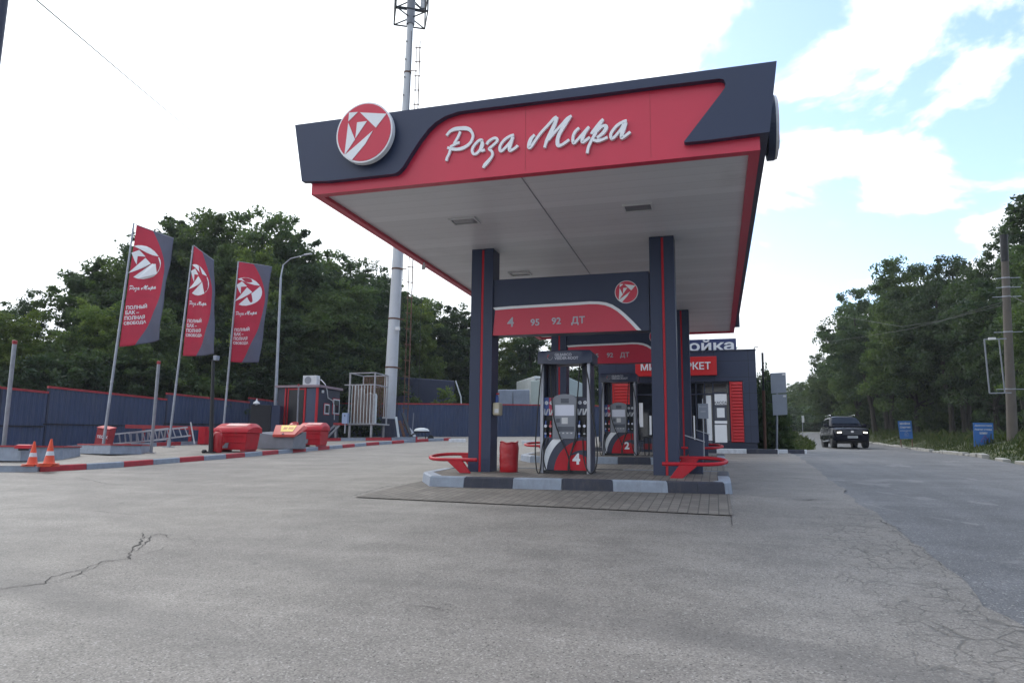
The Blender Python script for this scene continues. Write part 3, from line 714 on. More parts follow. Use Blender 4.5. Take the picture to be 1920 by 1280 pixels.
# verge grass and weeds: nobody could count the blades
def blades(name, pts, hh, seed):
    r = np.random.default_rng(seed); n = len(pts); p = np.array(pts); a = r.uniform(0, 6.28, n); lean = r.normal(0, .22, (n, 2))
    h = hh*r.uniform(.35, 1.25, n); w = .018+.03*h
    dx = np.stack([np.cos(a), np.sin(a), 0*a], 1)*w[:, None]; up = np.stack([lean[:, 0]*h, lean[:, 1]*h, h], 1)
    v = np.stack([p-dx, p+dx, p+dx*.5+up*.6, p+up*1.0+np.stack([lean[:,0]*h*.5, lean[:,1]*h*.5, -h*.1], 1)], 1).reshape(-1, 3)
    me = bpy.data.meshes.new(name); me.vertices.add(4*n); me.vertices.foreach_set('co', v.ravel().astype(np.float32))
    me.loops.add(4*n); me.loops.foreach_set('vertex_index', np.arange(4*n, dtype=np.int32)); me.polygons.add(n); me.polygons.foreach_set('loop_start', np.arange(0, 4*n, 4, dtype=np.int32))
    t = me.attributes.new('tint', 'FLOAT', 'FACE'); t.data.foreach_set('value', np.clip(r.normal(.4, .25, n), 0, 1).astype(np.float32))
    me.materials.append(M['grass']); me.update(); o = bpy.data.objects.new(name, me); COL.objects.link(o); o['kind'] = 'stuff'; return o
rr = np.random.default_rng(5); P = []; Hh = []
for i in range(70000):
    y = 16+rr.random()**1.3*85; dx = .12+rr.random()**.8*9; x = redge(y)+dx
    c = mnoise.noise((x*.55, y*.45, 0)); tall = mnoise.noise((x*.9, y*.8, 4))
    if c < -.28 and dx < 3: continue
    P.append((x, y, G(x, y)-.06)); Hh.append(.10+.07*min(3, dx)*(.6+1.6*max(0, tall)) + (.30 if rr.random() < .05 and dx > 1 else 0))
g = blades('grass', P, np.array(Hh), 1); tag(g, 'rough grass and tall weeds on the verge right of the road', 'grass')
P = []; Hh = []
for i in range(9000):
    y = 30+rr.random()*70; x = ledge(y)-.1-rr.random()**1.2*6
    if x < 1.9 or (y < 33 and x < 2.3): continue
    P.append((x, y, G(x, y)-.06)); Hh.append(.2+.25*rr.random())
g = blades('grass', P, np.array(Hh), 2); tag(g, 'grass strip on the left side of the road behind the store', 'grass')

# ------------------------------------------------------------------ emblem, script lettering
def circ(cx, cy, rx, ry, n=40, a0=0, a1=360): return [(cx+rx*math.cos(math.radians(a0+(a1-a0)*i/n)), cy+ry*math.sin(math.radians(a0+(a1-a0)*i/n))) for i in range(n+(a1-a0 != 360))]
def nrm(P): return [((x-583)/225, (605-y)/245) for x, y in P]
EMB = [nrm(p) for p in ([(455,428),(528,432),(452,500)], [(546,438),(762,478),(680,582)], [(452,512),(514,658),(433,778)], [(525,518),(606,518),(517,648)],
       [(657,603),(600,705),(495,826),(462,806),(432,780),(520,712)])]
STROKES = []
for ox, oy, k, sts in ((820, 200, 10.667, [
    [(165,560,20),(230,480,70),(330,430,95),(450,415,100),(560,415,100),(640,450,85),(690,530,60),(690,600,58),(650,690,65),(580,760,78),(480,815,88),(370,835,78),(260,825,80),(200,805,55),(182,800,24)],
    [(240,790,70),(320,740,42),(400,705,26),(425,700,16)],
    [(442,480,36),(400,580,32),(320,720,30)], [(240,850,24),(215,930,38),(180,1000,42),(162,1068,24)],
    [(890,660,40),(840,648,44),(770,700,48),(700,790,50),(680,870,55),(710,930,48),(760,925,38),(820,870,38),(865,800,95),(885,720,88),(870,665,50)], [(830,840,60),(880,865,30),(937,845,14)],
    [(970,738,22),(1010,680,42),(1080,630,52),(1150,610,52),(1190,650,62),(1150,710,58),(1060,790,48),(1020,830,48),(1070,870,64),(1090,930,54),(1070,990,62),(1000,1080,84),(930,1160,84),(903,1208,24)],
    [(1520,550,40),(1450,570,48),(1350,630,52),(1270,720,52),(1235,800,48),(1245,870,52),(1290,860,42),(1380,770,38),(1460,670,62),(1500,590,74)],
    [(1500,600,60),(1460,720,74),(1430,800,80),(1440,865,72),(1500,840,52),(1560,800,30),(1598,758,12)]]),
  (980, 200, 9.143, [
    [(197,468,24),(140,530,74),(105,620,80),(98,690,66),(140,670,52),(200,580,36),(300,440,32),(420,310,42),(520,200,64),(578,158,56)],
    [(585,165,56),(540,290,78),(470,440,84),(400,580,68),(368,690,34)], [(430,560,30),(520,450,36),(640,320,44),(750,200,64),(832,143,52)],
    [(800,170,60),(700,320,78),(620,460,74),(590,560,74),(600,650,80),(660,645,54),(730,600,30),(792,553,14)],
    [(962,352,30),(900,410,58),(860,490,54),(855,570,60),(870,618,45),(930,560,48),(1010,470,46),(1080,390,48),(1132,332,40)],
    [(1125,345,36),(1060,440,62),(1020,530,68),(1015,600,54),(1070,570,40),(1147,513,14)],
    [(1170,457,16),(1240,360,36),(1310,270,48),(1378,203,36)], [(1372,212,40),(1290,350,64),(1230,470,64),(1170,580,54),(1120,690,54),(1100,790,24)],
    [(1270,410,36),(1340,340,52),(1410,315,64),(1430,350,72),(1390,420,72),(1330,480,62),(1270,525,50)], [(1200,560,40),(1270,575,68),(1350,560,56),(1452,513,14)],
    [(1782,230,32),(1720,250,52),(1620,310,58),(1540,400,52),(1505,470,48),(1520,540,48),(1580,500,42),(1680,380,54),(1740,290,84)],
    [(1770,265,60),(1730,370,74),(1700,450,78),(1690,530,52),(1760,490,46),(1842,423,12)]])):
    for st in sts: STROKES.append([(ox+x/k, oy+y/k, w/k) for x, y, w in st])

# ------------------------------------------------------------------ the canopy
FX0, FX1, FY0, FY1, ZS = -6.21, .70, 9.67, 25.19, 5.60
can = thing('fuel_canopy', 'big flat filling station canopy in dark slate and red on four columns', 'canopy', (-2.75, 17.4, 5.6))
W = lambda mb, n, m, par=can, **k: wbuild(mb, n, m, par, **k)
def sub(mb, n, m, par, **k):                    # sub-part of a part that already sits in the canopy's frame
    o = mb.build(n, m, None, **k); o.parent = par; return o
mb = MB()                                       # red band all round, hollow below
t = .14
for a, b in (((FX0,FY0,ZS-.03),(FX1,FY0+t,6.7)), ((FX0,FY1-t,ZS-.03),(FX1,FY1,6.7)), ((FX0,FY0+t+.002,ZS-.03),(FX0+t,FY1-t-.002,6.7)), ((FX1-t,FY0+t+.002,ZS-.03),(FX1,FY1-t-.002,6.7))): mb.box(a, b)
band = W(mb, 'red_band', M['red_panel'])
mb = MB(); mb.box((FX0+t+.002, FY0+t+.002, ZS+.03), (FX1-t-.002, FY1-t-.002, ZS+.10)); W(mb, 'soffit', M['soffit'])
mb = MB(); mb.box((FX0+.05, FY0+.05, 6.66), (FX1-.05, FY1-.05, 6.74)); W(mb, 'roof', M['dark_blue'])
mb = MB(); xs = onZ(1045, 430, ZS)[0]; mb.box((xs-.007, FY0+t+.02, ZS+.020), (xs+.007, FY1-t-.02, ZS+.03)); W(mb, 'ceiling_joint', M['grey_steel'])
# dark front panel cut out around the red field
Z4 = lambda x, y: (540+x/4, 100+y/4); Z5 = lambda x, y: (1000+x/4, 100+y/4)
pix = [Z4(52,538), Z4(103,960), Z4(300,957), Z4(440,942), Z4(620,922), Z4(800,902), Z4(830,885), Z4(865,845), Z4(915,762), Z4(985,655), Z4(1050,570), Z4(1105,517), Z4(1180,470), Z4(1280,437), Z4(1440,415), Z4(1920,355),
       Z5(400,316), Z5(960,242), Z5(1395,190), Z5(1428,198), Z5(1442,228), Z5(1434,262), Z5(1400,310), Z5(1130,662), Z5(1142,668), Z5(1300,652), Z5(1772,590), Z5(1826,58)]
poly = [onY(x, y, 9.56) for x, y in pix]
mb = MB(); mb.prism(poly, lambda u, v, w: (u, w, v), 9.56, 9.665)
dark = W(mb, 'dark_panel', M['slate'])
mb = MB()
zt = 6.83
mb.hexa([(FX1+.005,9.67,5.79),(FX1+.12,9.67,5.79),(FX1+.12,25.2,5.79),(FX1+.005,25.2,5.79),(FX1+.06,9.67,zt-.01),(.955,9.67,zt-.01),(.955,25.2,zt-.01),(FX1+.06,25.2,zt-.01)])
W(mb, 'dark_panel', M['slate'])
mb = MB(); mb.hexa([(FX0-.16,9.67,5.86),(FX0-.005,9.67,5.79),(FX0-.005,25.2,5.79),(FX0-.16,25.2,5.86),(-6.58,9.67,zt-.01),(FX0-.06,9.67,zt-.01),(FX0-.06,25.2,zt-.01),(-6.58,25.2,zt-.01)])
W(mb, 'dark_panel', M['slate'])
mb = MB(); mb.box((-6.5, 25.21, 5.79), (.9, 25.32, zt)); W(mb, 'dark_panel', M['slate'])
for px, py in ((985, 250), (1219, 220)):        # joints of the red sheets
    x, _ = onY(px, py, 9.66); mb = MB(); mb.box((x-.002, 9.667, 5.62), (x+.002, 9.669, 6.62)); sub(mb, 'panel_joint', M['red_old'], band)
def canopy_sub(mb, n, m, par): return sub(mb, n, m, par)
mb = MB()
for i, st in enumerate(STROKES):
    P = [onY(x, y, 9.6)+(w/150,) for x, y, w in st]
    k = 100
    mb.ribbon([(x*k, z*k, w*k) for x, z, w in P], lambda u, v, w: (u/k, w, v/k), 9.634-.0010*i, 9.667)
W(mb, 'script_lettering', M['white'])
def roundel(fn, r, d, par, name='emblem', builder=None, body='white'):
    """white rimmed red disc with the folded white triangles; fn(u, v, w) in metres, w outwards"""
    B = builder or (lambda mb, n, m: W(mb, n, m, par))
    mb = MB(); mb.prism(circ(0,0,r,r,48), fn, 0, d); o = B(mb, name, M[body])
    out = [o]
    mb = MB(); mb.prism(circ(0,0,r*.945,r*.945,48), fn, d, d+.008); out.append((mb, 'emblem_field', M['red_panel']))
    mb = MB()
    for p in EMB: mb.prism([(u*r*.985, v*r*.985) for u, v in p], fn, d+.004, d+.016)
    out.append((mb, 'emblem_shapes', M['white'])); return out
cx, cz = onY(685.5, 251, 9.45)
R = roundel(lambda u, v, w: (cx+u*.97, 9.50-w, cz+v), .50, .10, can)
for a in R[1:]: canopy_sub(*a, R[0])
sy, sz = 10.75, 6.35
R = roundel(lambda u, v, w: (.90+w, sy+u, sz+v), .47, .115, can)
mb = MB(); mb.prism(circ(0,0,.482,.482,48), lambda u, v, w: (.90+w, sy+u, sz+v), -.02, .08); canopy_sub(mb, 'emblem_backing', M['slate'], R[0])
for a in R[1:]: canopy_sub(*a, R[0])
# recessed ceiling lamps
for px, py in ((871,416.5),(1196.5,391.5),(975,514.5)):
    x, y = onZ(px, py, ZS); w, d = .22, .15
    mb = MB(); 
    for a, b in (((x-w-.03,y-d-.03),(x+w+.03,y-d)), ((x-w-.03,y+d),(x+w+.03,y+d+.03)), ((x-w-.03,y-d),(x-w,y+d)), ((x+w,y-d),(x+w+.03,y+d))): mb.box((*a, ZS+.005), (*b, ZS+.029))
    f = W(mb, 'ceiling_lamp', M['soffit_frame'])
    mb = MB(); mb.box((x-w,y-d,ZS+.02), (x+w,y+d,ZS+.028)); canopy_sub(mb, 'lamp_glass', M['lamp_glass'], f)
# columns
for cx0, cy0 in ((-4.78,13.5), (-1.14,13.5), (-4.78,20.95), (-1.14,20.95)):
    zb = G(cx0, cy0)+.2
    mb = MB(); mb.box((cx0, cy0, zb), (cx0+.222, cy0+.45, ZS+.03)); mb.box((cx0+.274, cy0, zb), (cx0+.47, cy0+.45, ZS+.03)); mb.box((cx0+.2225, cy0+.012, zb), (cx0+.2735, cy0+.44, ZS+.03))
    c = W(mb, 'column', M['slate'], bevel=.006)
    mb = MB(); mb.box((cx0+.226, cy0+.002, zb+.02), (cx0+.27, cy0+.0115, ZS)); canopy_sub(mb, 'red_stripe', M['red'], c)
    mb = MB(); mb.box((cx0-.02, cy0-.02, zb-.05), (cx0+.49, cy0+.47, zb+.012)); canopy_sub(mb, 'base_plate', M['dark_blue'], c)
# price boards hung between the columns
def board(Y, num, z_off):
    x0, x1 = -4.31, -1.16
    f = lambda px, py: onY(px, py, 13.45)
    mb = MB(); mb.box((x0, Y+.05, 3.80+z_off), (x1, Y+.33, 4.965+z_off))
    b = W(mb, 'price_board', M['slate'])
    z6 = lambda x, y: onY(860+x/4.364, 440+y/4.364, 13.45)
    curve = [z6(290,612), z6(400,602), z6(600,590), z6(900,573), z6(1060,562), z6(1130,562), z6(1190,570), z6(1240,588), z6(1290,618), z6(1340,660), z6(1400,718), z6(1450,772), z6(1466,790)]
    curve = [(max(x0, x), z) for x, z in curve]
    mb = MB(); mb.prism([(x0, 3.803)] + curve[:-1] + [(curve[-1][0], 3.803)], lambda u, v, w: (u, w, v+z_off), Y+.03, Y+.049); canopy_sub(mb, 'red_field', M['red_panel'], b)
    mb = MB(); c2 = [(x+.012, z+.055) for x, z in curve[:5]] + [(x+.035, z+.05) for x, z in curve[5:8]] + [(x+.06, z+.03) for x, z in curve[8:]]
    c2[0] = (x0, c2[0][1]); 
    for i in range(len(curve)-1):
        mb.hexa([(curve[i][0],Y+.02,curve[i][1]+z_off),(curve[i+1][0],Y+.02,max(3.803,curve[i+1][1])+z_off),(curve[i+1][0],Y+.048,max(3.803,curve[i+1][1])+z_off),(curve[i][0],Y+.048,curve[i][1]+z_off),
                 (c2[i][0],Y+.02,c2[i][1]+z_off),(c2[i+1][0],Y+.02,max(3.803,c2[i+1][1])+z_off),(c2[i+1][0],Y+.048,max(3.803,c2[i+1][1])+z_off),(c2[i][0],Y+.048,c2[i][1]+z_off)])
    canopy_sub(mb, 'white_line', M['white'], b)
    for s, px, py, sz in ((num, 955.5, 603.5, .27), ('95', 1001.5, 603.5, .185), ('92', 1041.5, 601, .185), ('ДТ', 1082.5, 599.5, .185)):
        x, z = onY(px, py, 13.45); mb = MB(); text(mb, s, lambda u, v, w: (x+u, Y+.03-w, z+v+z_off), sz, .001, .008, bold=.004, sx=1.05); canopy_sub(mb, 'price_lettering', M['grey_text'], b)
    cx, cz = onY(1173.5, 545.5, 13.45)
    R = roundel(lambda u, v, w: (cx+u, Y+.05-w, cz+z_off+v), .225, .02, can)
    for a in R[1:]: canopy_sub(*a, R[0])
board(13.5, '4', 0); board(20.95, '2', .30)

# ------------------------------------------------------------------ fuel islands
def island(y0, label):
    x0, x1 = -5.62, .24; y1 = y0+2.6
    ring = [(x0, y0+.95), (-5.10, y0+.06), (-4.42, y0), (-3.5, y0), (-2.6, y0), (-1.7, y0), (-.78, y0), (-.30, y0), (.13, y0+.02), (x1, y0+.24), (x1, y0+1.3), (x1, y1), (-1.7, y1), (-3.5, y1), (-5.1, y1), (x0, y1-.5)]
    cols = [0, 0, 1, 0, 1, 0, 1, 1, 0, 0, 1, 0, 1, 0, 1, 0]
    o = thing('fuel_island', label, 'kerbed island', (-2.7, y0+1.3, G(-2.7, y0+1.3)), 0, 'kerbed fuel islands'); h = .225
    n = len(ring); c = Vector((-2.7, y0+1.3)); mb = MB()
    for i in range(n):
        a = Vector(ring[i]); b = Vector(ring[(i+1) % n]); d = (b-a).normalized(); a2 = a+d*.006; b2 = b-d*.006
        def p(q, f, z, lift): 
            r = q+(c-q).normalized()*f; return (r.x, r.y, (G(q.x, q.y)) + z)
        mb.add([p(a2,0,-.1,0), p(b2,0,-.1,0), p(b2,.03,h-.025,0), p(a2,.03,h-.025,0), p(b2,.06,h,0), p(a2,.06,h,0), p(b2,.24,h,0), p(a2,.24,h,0), p(b2,.24,0,0), p(a2,.24,0,0)],
               [(0,1,2,3), (3,2,4,5), (5,4,6,7), (7,6,8,9), (0,3,5,7,9), (1,8,6,4,2)], cols[i])
    wbuild(mb, 'kerb', [M['kerb_grey'], M['kerb_black']], o)
    mb = MB(); k = []
    for i in range(n):
        q = Vector(ring[i]); r = q+(c-q).normalized()*.2; k.append((r.x, r.y, G(q.x, q.y)+h-.008))
    mb.add(k + [(c.x, c.y, G(c.x, c.y)+h-.008)], [(i, (i+1) % n, n) for i in range(n)]); wbuild(mb, 'paved_top', M['pavers'], o)
    return o
island(12.22, 'nearest fuel island with grey and black painted kerb, carrying dispenser 4')
island(19.55, 'second fuel island with grey and black kerb farther back, carrying dispenser 2')

# red tubular guards at the island ends
def guard(name, label, mir):
    o = thing(name, label, 'crash guard', (0,0,0), 0, 'red crash guards at the columns')
    L = []; r = .40
    for a in np.linspace(90, 270, 15): L.append((-.42+r*math.cos(math.radians(a))*1.0, .42+r*math.sin(math.radians(a)), .30))
    P = [(.28, .82, .30)] + L + [(.28, .02, .30)]; P = [(x, y, .25+.13*y) for x, y, z in P]
    mb = MB(); mb.tube([(mir*x, y, z) for x, y, z in P], .034, 10); mb.build('guard_loop', M['red'], o, smooth=True)
    for y in (.02, .80):
        mb = MB(); mb.hexa([(mir*x, y+dy, z) for z, xs in ((0, (-.06,.16)), (.235+.13*y, (-.34,-.02))) for x, dy in ((xs[0],-.025),(xs[1],-.025),(xs[1],.025),(xs[0],.025))])
        mb.build('leg', M['red'], o, bevel=.006)
    return o
gl = guard('crash_guard', 'red looped crash guard left of the near left column', 1); gl.location = (-4.72, 13.05, G(-4.7,13.1)+.22)
c = copy_tree(gl); c.location = (-4.72, 20.4, G(-4.7,20.4)+.22); c['label'] = 'red looped crash guard at the far left column, seen beside dispenser 4'
gr = guard('crash_guard', 'red looped crash guard right of the near right column', -1); gr.location = (-.66, 12.95, G(-.6,13.1)+.20)
c = copy_tree(gr); c.location = (-.66, 20.4, G(-.6,20.4)+.20); c['label'] = 'small red crash guard far back, just below the white КАССА door'

# ------------------------------------------------------------------ fuel dispensers
def dispenser(label, num):
    o = thing('fuel_dispenser', label, 'fuel dispenser', (0,0,0), 0, 'fuel dispensers on the islands')
    k = .00207; q = lambda x, y: ((x-185)*k, (1225-y)*k)       # traced from the front, metres
    D = .62
    mb = MB(); mb.box((.02, .03, .0), (.94, D-.03, .06)); mb.build('plinth', M['black_metal'], o)
    mb = MB(); mb.box((.065, .03, .06), (.895, D-.03, .70)); body = mb.build('lower_cabinet', M['navy_plastic'], o, bevel=.01)
    # painted arcs on the lower cabinet front
    def arc(c, r0, r1, a0, a1, clipx, mm, w, nm):
        mb = MB(); P = [(c[0]+r1*math.cos(math.radians(a)), c[1]+r1*1.12*math.sin(math.radians(a))) for a in np.linspace(a0, a1, 22)]
        Q = [(c[0]+r0*math.cos(math.radians(a)), c[1]+r0*1.12*math.sin(math.radians(a))) for a in np.linspace(a0, a1, 22)]
        cl = lambda p: (min(.89, max(.07, p[0])), min(.66, max(.065, p[1])))
        for i in range(21):
            a, b, c2, d = cl(Q[i]), cl(Q[i+1]), cl(P[i+1]), cl(P[i])
            if abs((a[0]-c2[0])*(b[1]-d[1])-(a[1]-c2[1])*(b[0]-d[0])) < 1e-6: continue
            mb.add([(x, .0295-w, z) for x, z in (a, b, c2, d)], [(0,1,2,3)])
        ob = mb.build(nm, mm, body, recalc=False); return ob
    arc((.78, .02), .66, .78, 95, 178, 0, M['white'], .0015, 'painted_arc')
    arc((.82, .0), .40, .56, 70, 180, 0, M['red'], .0015, 'painted_arc')
    arc((.72, .0), .0, .33, 0, 180, 0, M['red'], .003, 'painted_arc')
    mb = MB(); text(mb, num, lambda u, v, w: (.70+u, .026-w, .27+v), .27, 0, .004, bold=.012); mb.build('number', M['white'], body)
    # posts
    for x0, x1 in (((-.01,.058),(-.005,.048)), ((.902,.97),(.912,.965))):
        mb = MB(); mb.hexa([(x0[0],.0,.0),(x0[1],.0,.0),(x0[1],.10,.0),(x0[0],.10,.0),(x1[0],.03,2.12),(x1[1],.03,2.12),(x1[1],.12,2.12),(x1[0],.12,2.12)]); mb.build('post', M['silver'], o, bevel=.008)
        mb = MB(); mb.hexa([(x0[0],.102,.0),(x0[1],.102,.0),(x0[1],D-.02,.0),(x0[0],D-.02,.0),(x1[0],.122,2.12),(x1[1],.122,2.12),(x1[1],D-.06,2.12),(x1[0],D-.06,2.12)]); mb.build('side_panel', M['navy_plastic'], o)
    # head with a bowed front
    mb = MB(); P = []
    for i in range(9):
        f = i/8; P.append((-.055+1.08*f, -.03-.07*math.sin(math.pi*f)))
    ring = P + [(1.025, D), (-.055, D)]
    zb = [2.115-.03*math.sin(math.pi*i/8) for i in range(9)] + [2.115, 2.115]
    n = len(ring); vs = [(x, y, z) for (x, y), z in zip(ring, zb)] + [(x, y, 2.31+(.03*math.sin(math.pi*min(i,8)/8) if i < 9 else 0)) for i, (x, y) in enumerate(ring)] + [(.03+(x-.03)*.94+.01, .02+(y-.02)*.9+.02, 2.36) for x, y in ring]
    fs = [tuple(range(n))[::-1]] + [(i, (i+1) % n, (i+1) % n+n, i+n) for i in range(n)] + [(i+n, (i+1) % n+n, (i+1) % n+2*n, i+2*n) for i in range(n)] + [tuple(range(2*n, 3*n))]
    mb.add(vs, fs); head = mb.build('head', M['navy_plastic'], o, smooth=True)
    for s, zz in (('GILBARCO', 2.265), ('VEEDER-ROOT', 2.197)):
        mb = MB(); text(mb, s, lambda u, v, w: (.30+u, -.03-.07*math.sin(math.pi*(.355+u)/1.08)-.004-w, zz+v), .075, 0, .004, bold=.002, align='LEFT', sx=.93); mb.build('lettering', M['grey_text'], head)
    mb = MB(); c0 = (.205, 2.225)
    for i in range(10):
        a0, a1 = math.radians(110+i*26), math.radians(110+i*26+24)
        P = [(c0[0]+r*math.cos(a), c0[1]+r*math.sin(a)) for r, a in ((.045,a0),(.057,a0),(.057,a1),(.045,a1))]
        mb.prism(P, lambda u, v, w: (u, -.03-.07*math.sin(math.pi*(.055+u)/1.08)-w, v), .002, .006, 1 if i < 3 else 0)
    mb.build('ring_mark', [M['panel_grey'], M['red']], head)
    # upper back columns behind the opening, hose mast plates
    mb = MB(); mb.box((.065, .36, 1.47), (.20, .54, 2.12)); mb.build('hose_column', M['dark_blue'], o)
    mb = MB(); mb.box((.76, .36, 1.47), (.895, .54, 2.12)); mb.build('hose_column', M['dark_blue'], o)
    mb = MB(); mb.box((.065, .14, .70), (.895, .54, 1.47)); mb.build('upper_cabinet', M['black_metal'], o)
    # display unit
    x0, x1 = .250, .705
    pts = [(x0-.01,.655),(x1+.005,.655),(x1+.01,1.42),(x1-.02,1.455)] + [(x0+(x1-x0)*(1-f), 1.465+.05*math.sin(math.pi*f)) for f in np.linspace(.1,.9,9)] + [(x0+.02,1.455),(x0-.012,1.42)]
    mb = MB(); mb.prism(pts, lambda u, v, w: (u, w, v), .0, .139); du = mb.build('display_unit', M['panel_grey'], o, bevel=.008)
    def plate(nm, a, b, m, y=-.004, par=du):
        p0 = q(*a); p1 = q(*b); mb = MB(); mb.box((p0[0], y, p1[1]), (p1[0], .0-.0005, p0[1])); return mb.build(nm, m, par)
    plate('media_window', (380,535), (456,578), M['keys']); plate('screen', (325,595), (507,695), M['screen'])
    plate('card_slot', (337,722), (372,757), M['keys']); plate('receipt_slot', (388,712), (446,770), M['soffit_frame']); plate('key_pad', (350,795), (505,840), M['keys'], -.003)
    for i in range(4):
        a = q(357+i*38, 850); mb = MB(); mb.box((a[0], -.005, a[1]-.022), (a[0]+.035, -.0005, a[1])); mb.build('price_key', M['soffit_frame'], du)
    # fuel grade labels, nozzle bays and nozzles
    for j, (a, b, mm) in enumerate(((210, 254, 'label_blue'), (256, 302, 'label_red'), (528, 574, 'navy_plastic'), (576, 624, 'navy_plastic'))):
        p0 = q(a, 522); p1 = q(b, 690); mb = MB(); mb.box((p0[0], .10, p1[1]), (p1[0], .139, p0[1])); lb = mb.build('grade_label', M[mm], o)
        cx = (p0[0]+p1[0])/2; cz = q(0, 572)[1]
        mb = MB(); mb.prism(circ(cx, cz, .036, .036, 24), lambda u, v, w: (u, w, v), .096, .099); mb.build('grade_disc', M['white'], lb)
        s = ('92','95','92','ДТ')[j]
        mb = MB(); text(mb, s, lambda u, v, w: (cx+u, .0955-w, cz+v), .034, 0, .002); mb.build('grade_number', M['label_blue'], lb)
        mb = MB(); zz0, zz1 = q(0,686)[1], q(0,628)[1]; w = p1[0]-p0[0]
        for dx, tl in ((.004,.0), (.018,.045), (.030,.075)):
            mb.hexa([(p0[0]+dx, y, zz0) if e == 0 else (p0[0]+dx+(.018 if e in (1,2) else 0)+(tl if e > 1 else 0)*0, y, zz0) for e, y in ((0,.096),(1,.096),(2,.099),(0,.099))] +
                    [(min(p1[0]-.02, p0[0]+dx+tl)+(.018 if e in (1,2) else 0), y, zz1) for e, y in ((0,.096),(1,.096),(2,.099),(0,.099))])
        mb.build('white_stripes', M['white'], lb)
        nx = cx; col = (M['label_blue'], M['red'], M['label_blue'], M['black'])[j]
        mb = MB(); mb.tube([(nx+.012, .075, 1.03), (nx+.006, .06, .97), (nx, .045, .90)], [.010, .012, .016], 8); mb.bar((nx, .05, .93), (nx-.002, .045, .78), .036, .05)
        nz = mb.build('nozzle', M['black'], o)
        mb = MB(); mb.prism(circ(nx, .90, .028, .028, 18), lambda u, v, w: (u, w, v), .016, .03); mb.build('nozzle_disc', M['screen'] if j != 1 else M['pink'], nz)
        mb = MB(); mb.bar((nx+.004, .045, 1.0), (nx, .035, .93), .022, .03); mb.bar((nx-.003, .04, .78), (nx-.004, .04, .68), .034, .034); mb.build('nozzle_grip', col, nz)
        mb = MB(); mb.bar((nx-.003, .04, .765), (nx-.003, .04, .745), .038, .038); mb.build('nozzle_collar', M['grip'], nz)
    # hoses: each hangs from the head, loops low and climbs to its nozzle
    def hose(P, nm='hose'):
        pts = [Vector(p) for p in P]; Q = []
        for i in range(len(pts)-1):
            p0, p1, p2, p3 = pts[max(i-1,0)], pts[i], pts[i+1], pts[min(i+2, len(pts)-1)]
            for j in range(7):
                t = j/7; Q.append(.5*((2*p1)+(-p0+p2)*t+(2*p0-5*p1+4*p2-p3)*t*t+(-p0+3*p1-3*p2+p3)*t**3))
        Q.append(pts[-1]); mb = MB(); mb.tube(Q, .0125, 7); mb.build(nm, M['black'], o, smooth=True)
    Z = lambda x, y, d=-.05: (q(x, y)[0], d, q(x, y)[1])
    hose([Z(205,215,.0), Z(183,420,-.04), Z(158,750), Z(143,1000), Z(155,1180), Z(180,1225), Z(197,1150), Z(210,980), Z(228,905,.03)])
    hose([Z(272,215,.05), Z(288,450,.0), Z(318,700,-.06), Z(372,880), Z(440,1030), Z(462,1110), Z(455,1195), Z(470,1190), Z(462,1100), Z(500,990), Z(532,900,.03)])
    hose([Z(556,215,.05), Z(546,420,.0), Z(530,700,-.05), Z(522,880), Z(470,1060), Z(452,1170), Z(462,1205)])
    hose([Z(605,215,.05), Z(650,420,-.02), Z(672,640,-.05), Z(700,800), Z(722,1000), Z(712,1150), Z(672,1215), Z(630,1190), Z(598,1080), Z(583,905,.03)])
    hose([Z(255,905,.03), Z(238,1000), Z(222,1090), Z(240,1175), Z(262,1205)])
    return o
d4 = dispenser('nearest fuel dispenser numbered 4 with black hoses on the front island', '4'); d4.location = (-3.27, 13.40, G(-2.8,13.5)+.215)
d2 = dispenser('farther fuel dispenser numbered 2 on the second island', '2'); d2.location = (-3.17, 20.55, G(-2.8,20.6)+.215)
def hose_box():
    o = thing('hose_cabinet', 'low dark cabinet with red skirt and hanging hoses right of dispenser 2', 'hose cabinet', (-2.02, 20.75, G(-2,20.7)+.215))
    mb = MB(); mb.box((0,0,.10), (.24,.4,.50)); mb.build('cabinet', M['navy_plastic'], o, bevel=.01)
    mb = MB(); mb.box((-.01,-.01,.504), (.27,.41,.545)); mb.build('lid', M['black_metal'], o)
    mb = MB(); mb.box((.0,-.004,.18), (.24,-.0005,.34)); mb.build('red_skirt', M['red_old'], o)
    for s in (0, .12):
        mb = MB(); mb.tube([(.02+s,-.02,.5),(.03+s,-.05,.2),(.05+s,-.06,.02),(.10+s,-.06,-.05),(.16+s,-.05,.05),(.19+s,-.02,.4)], .013, 7); mb.build('hose', M['black'], o, smooth=True)
hose_box()
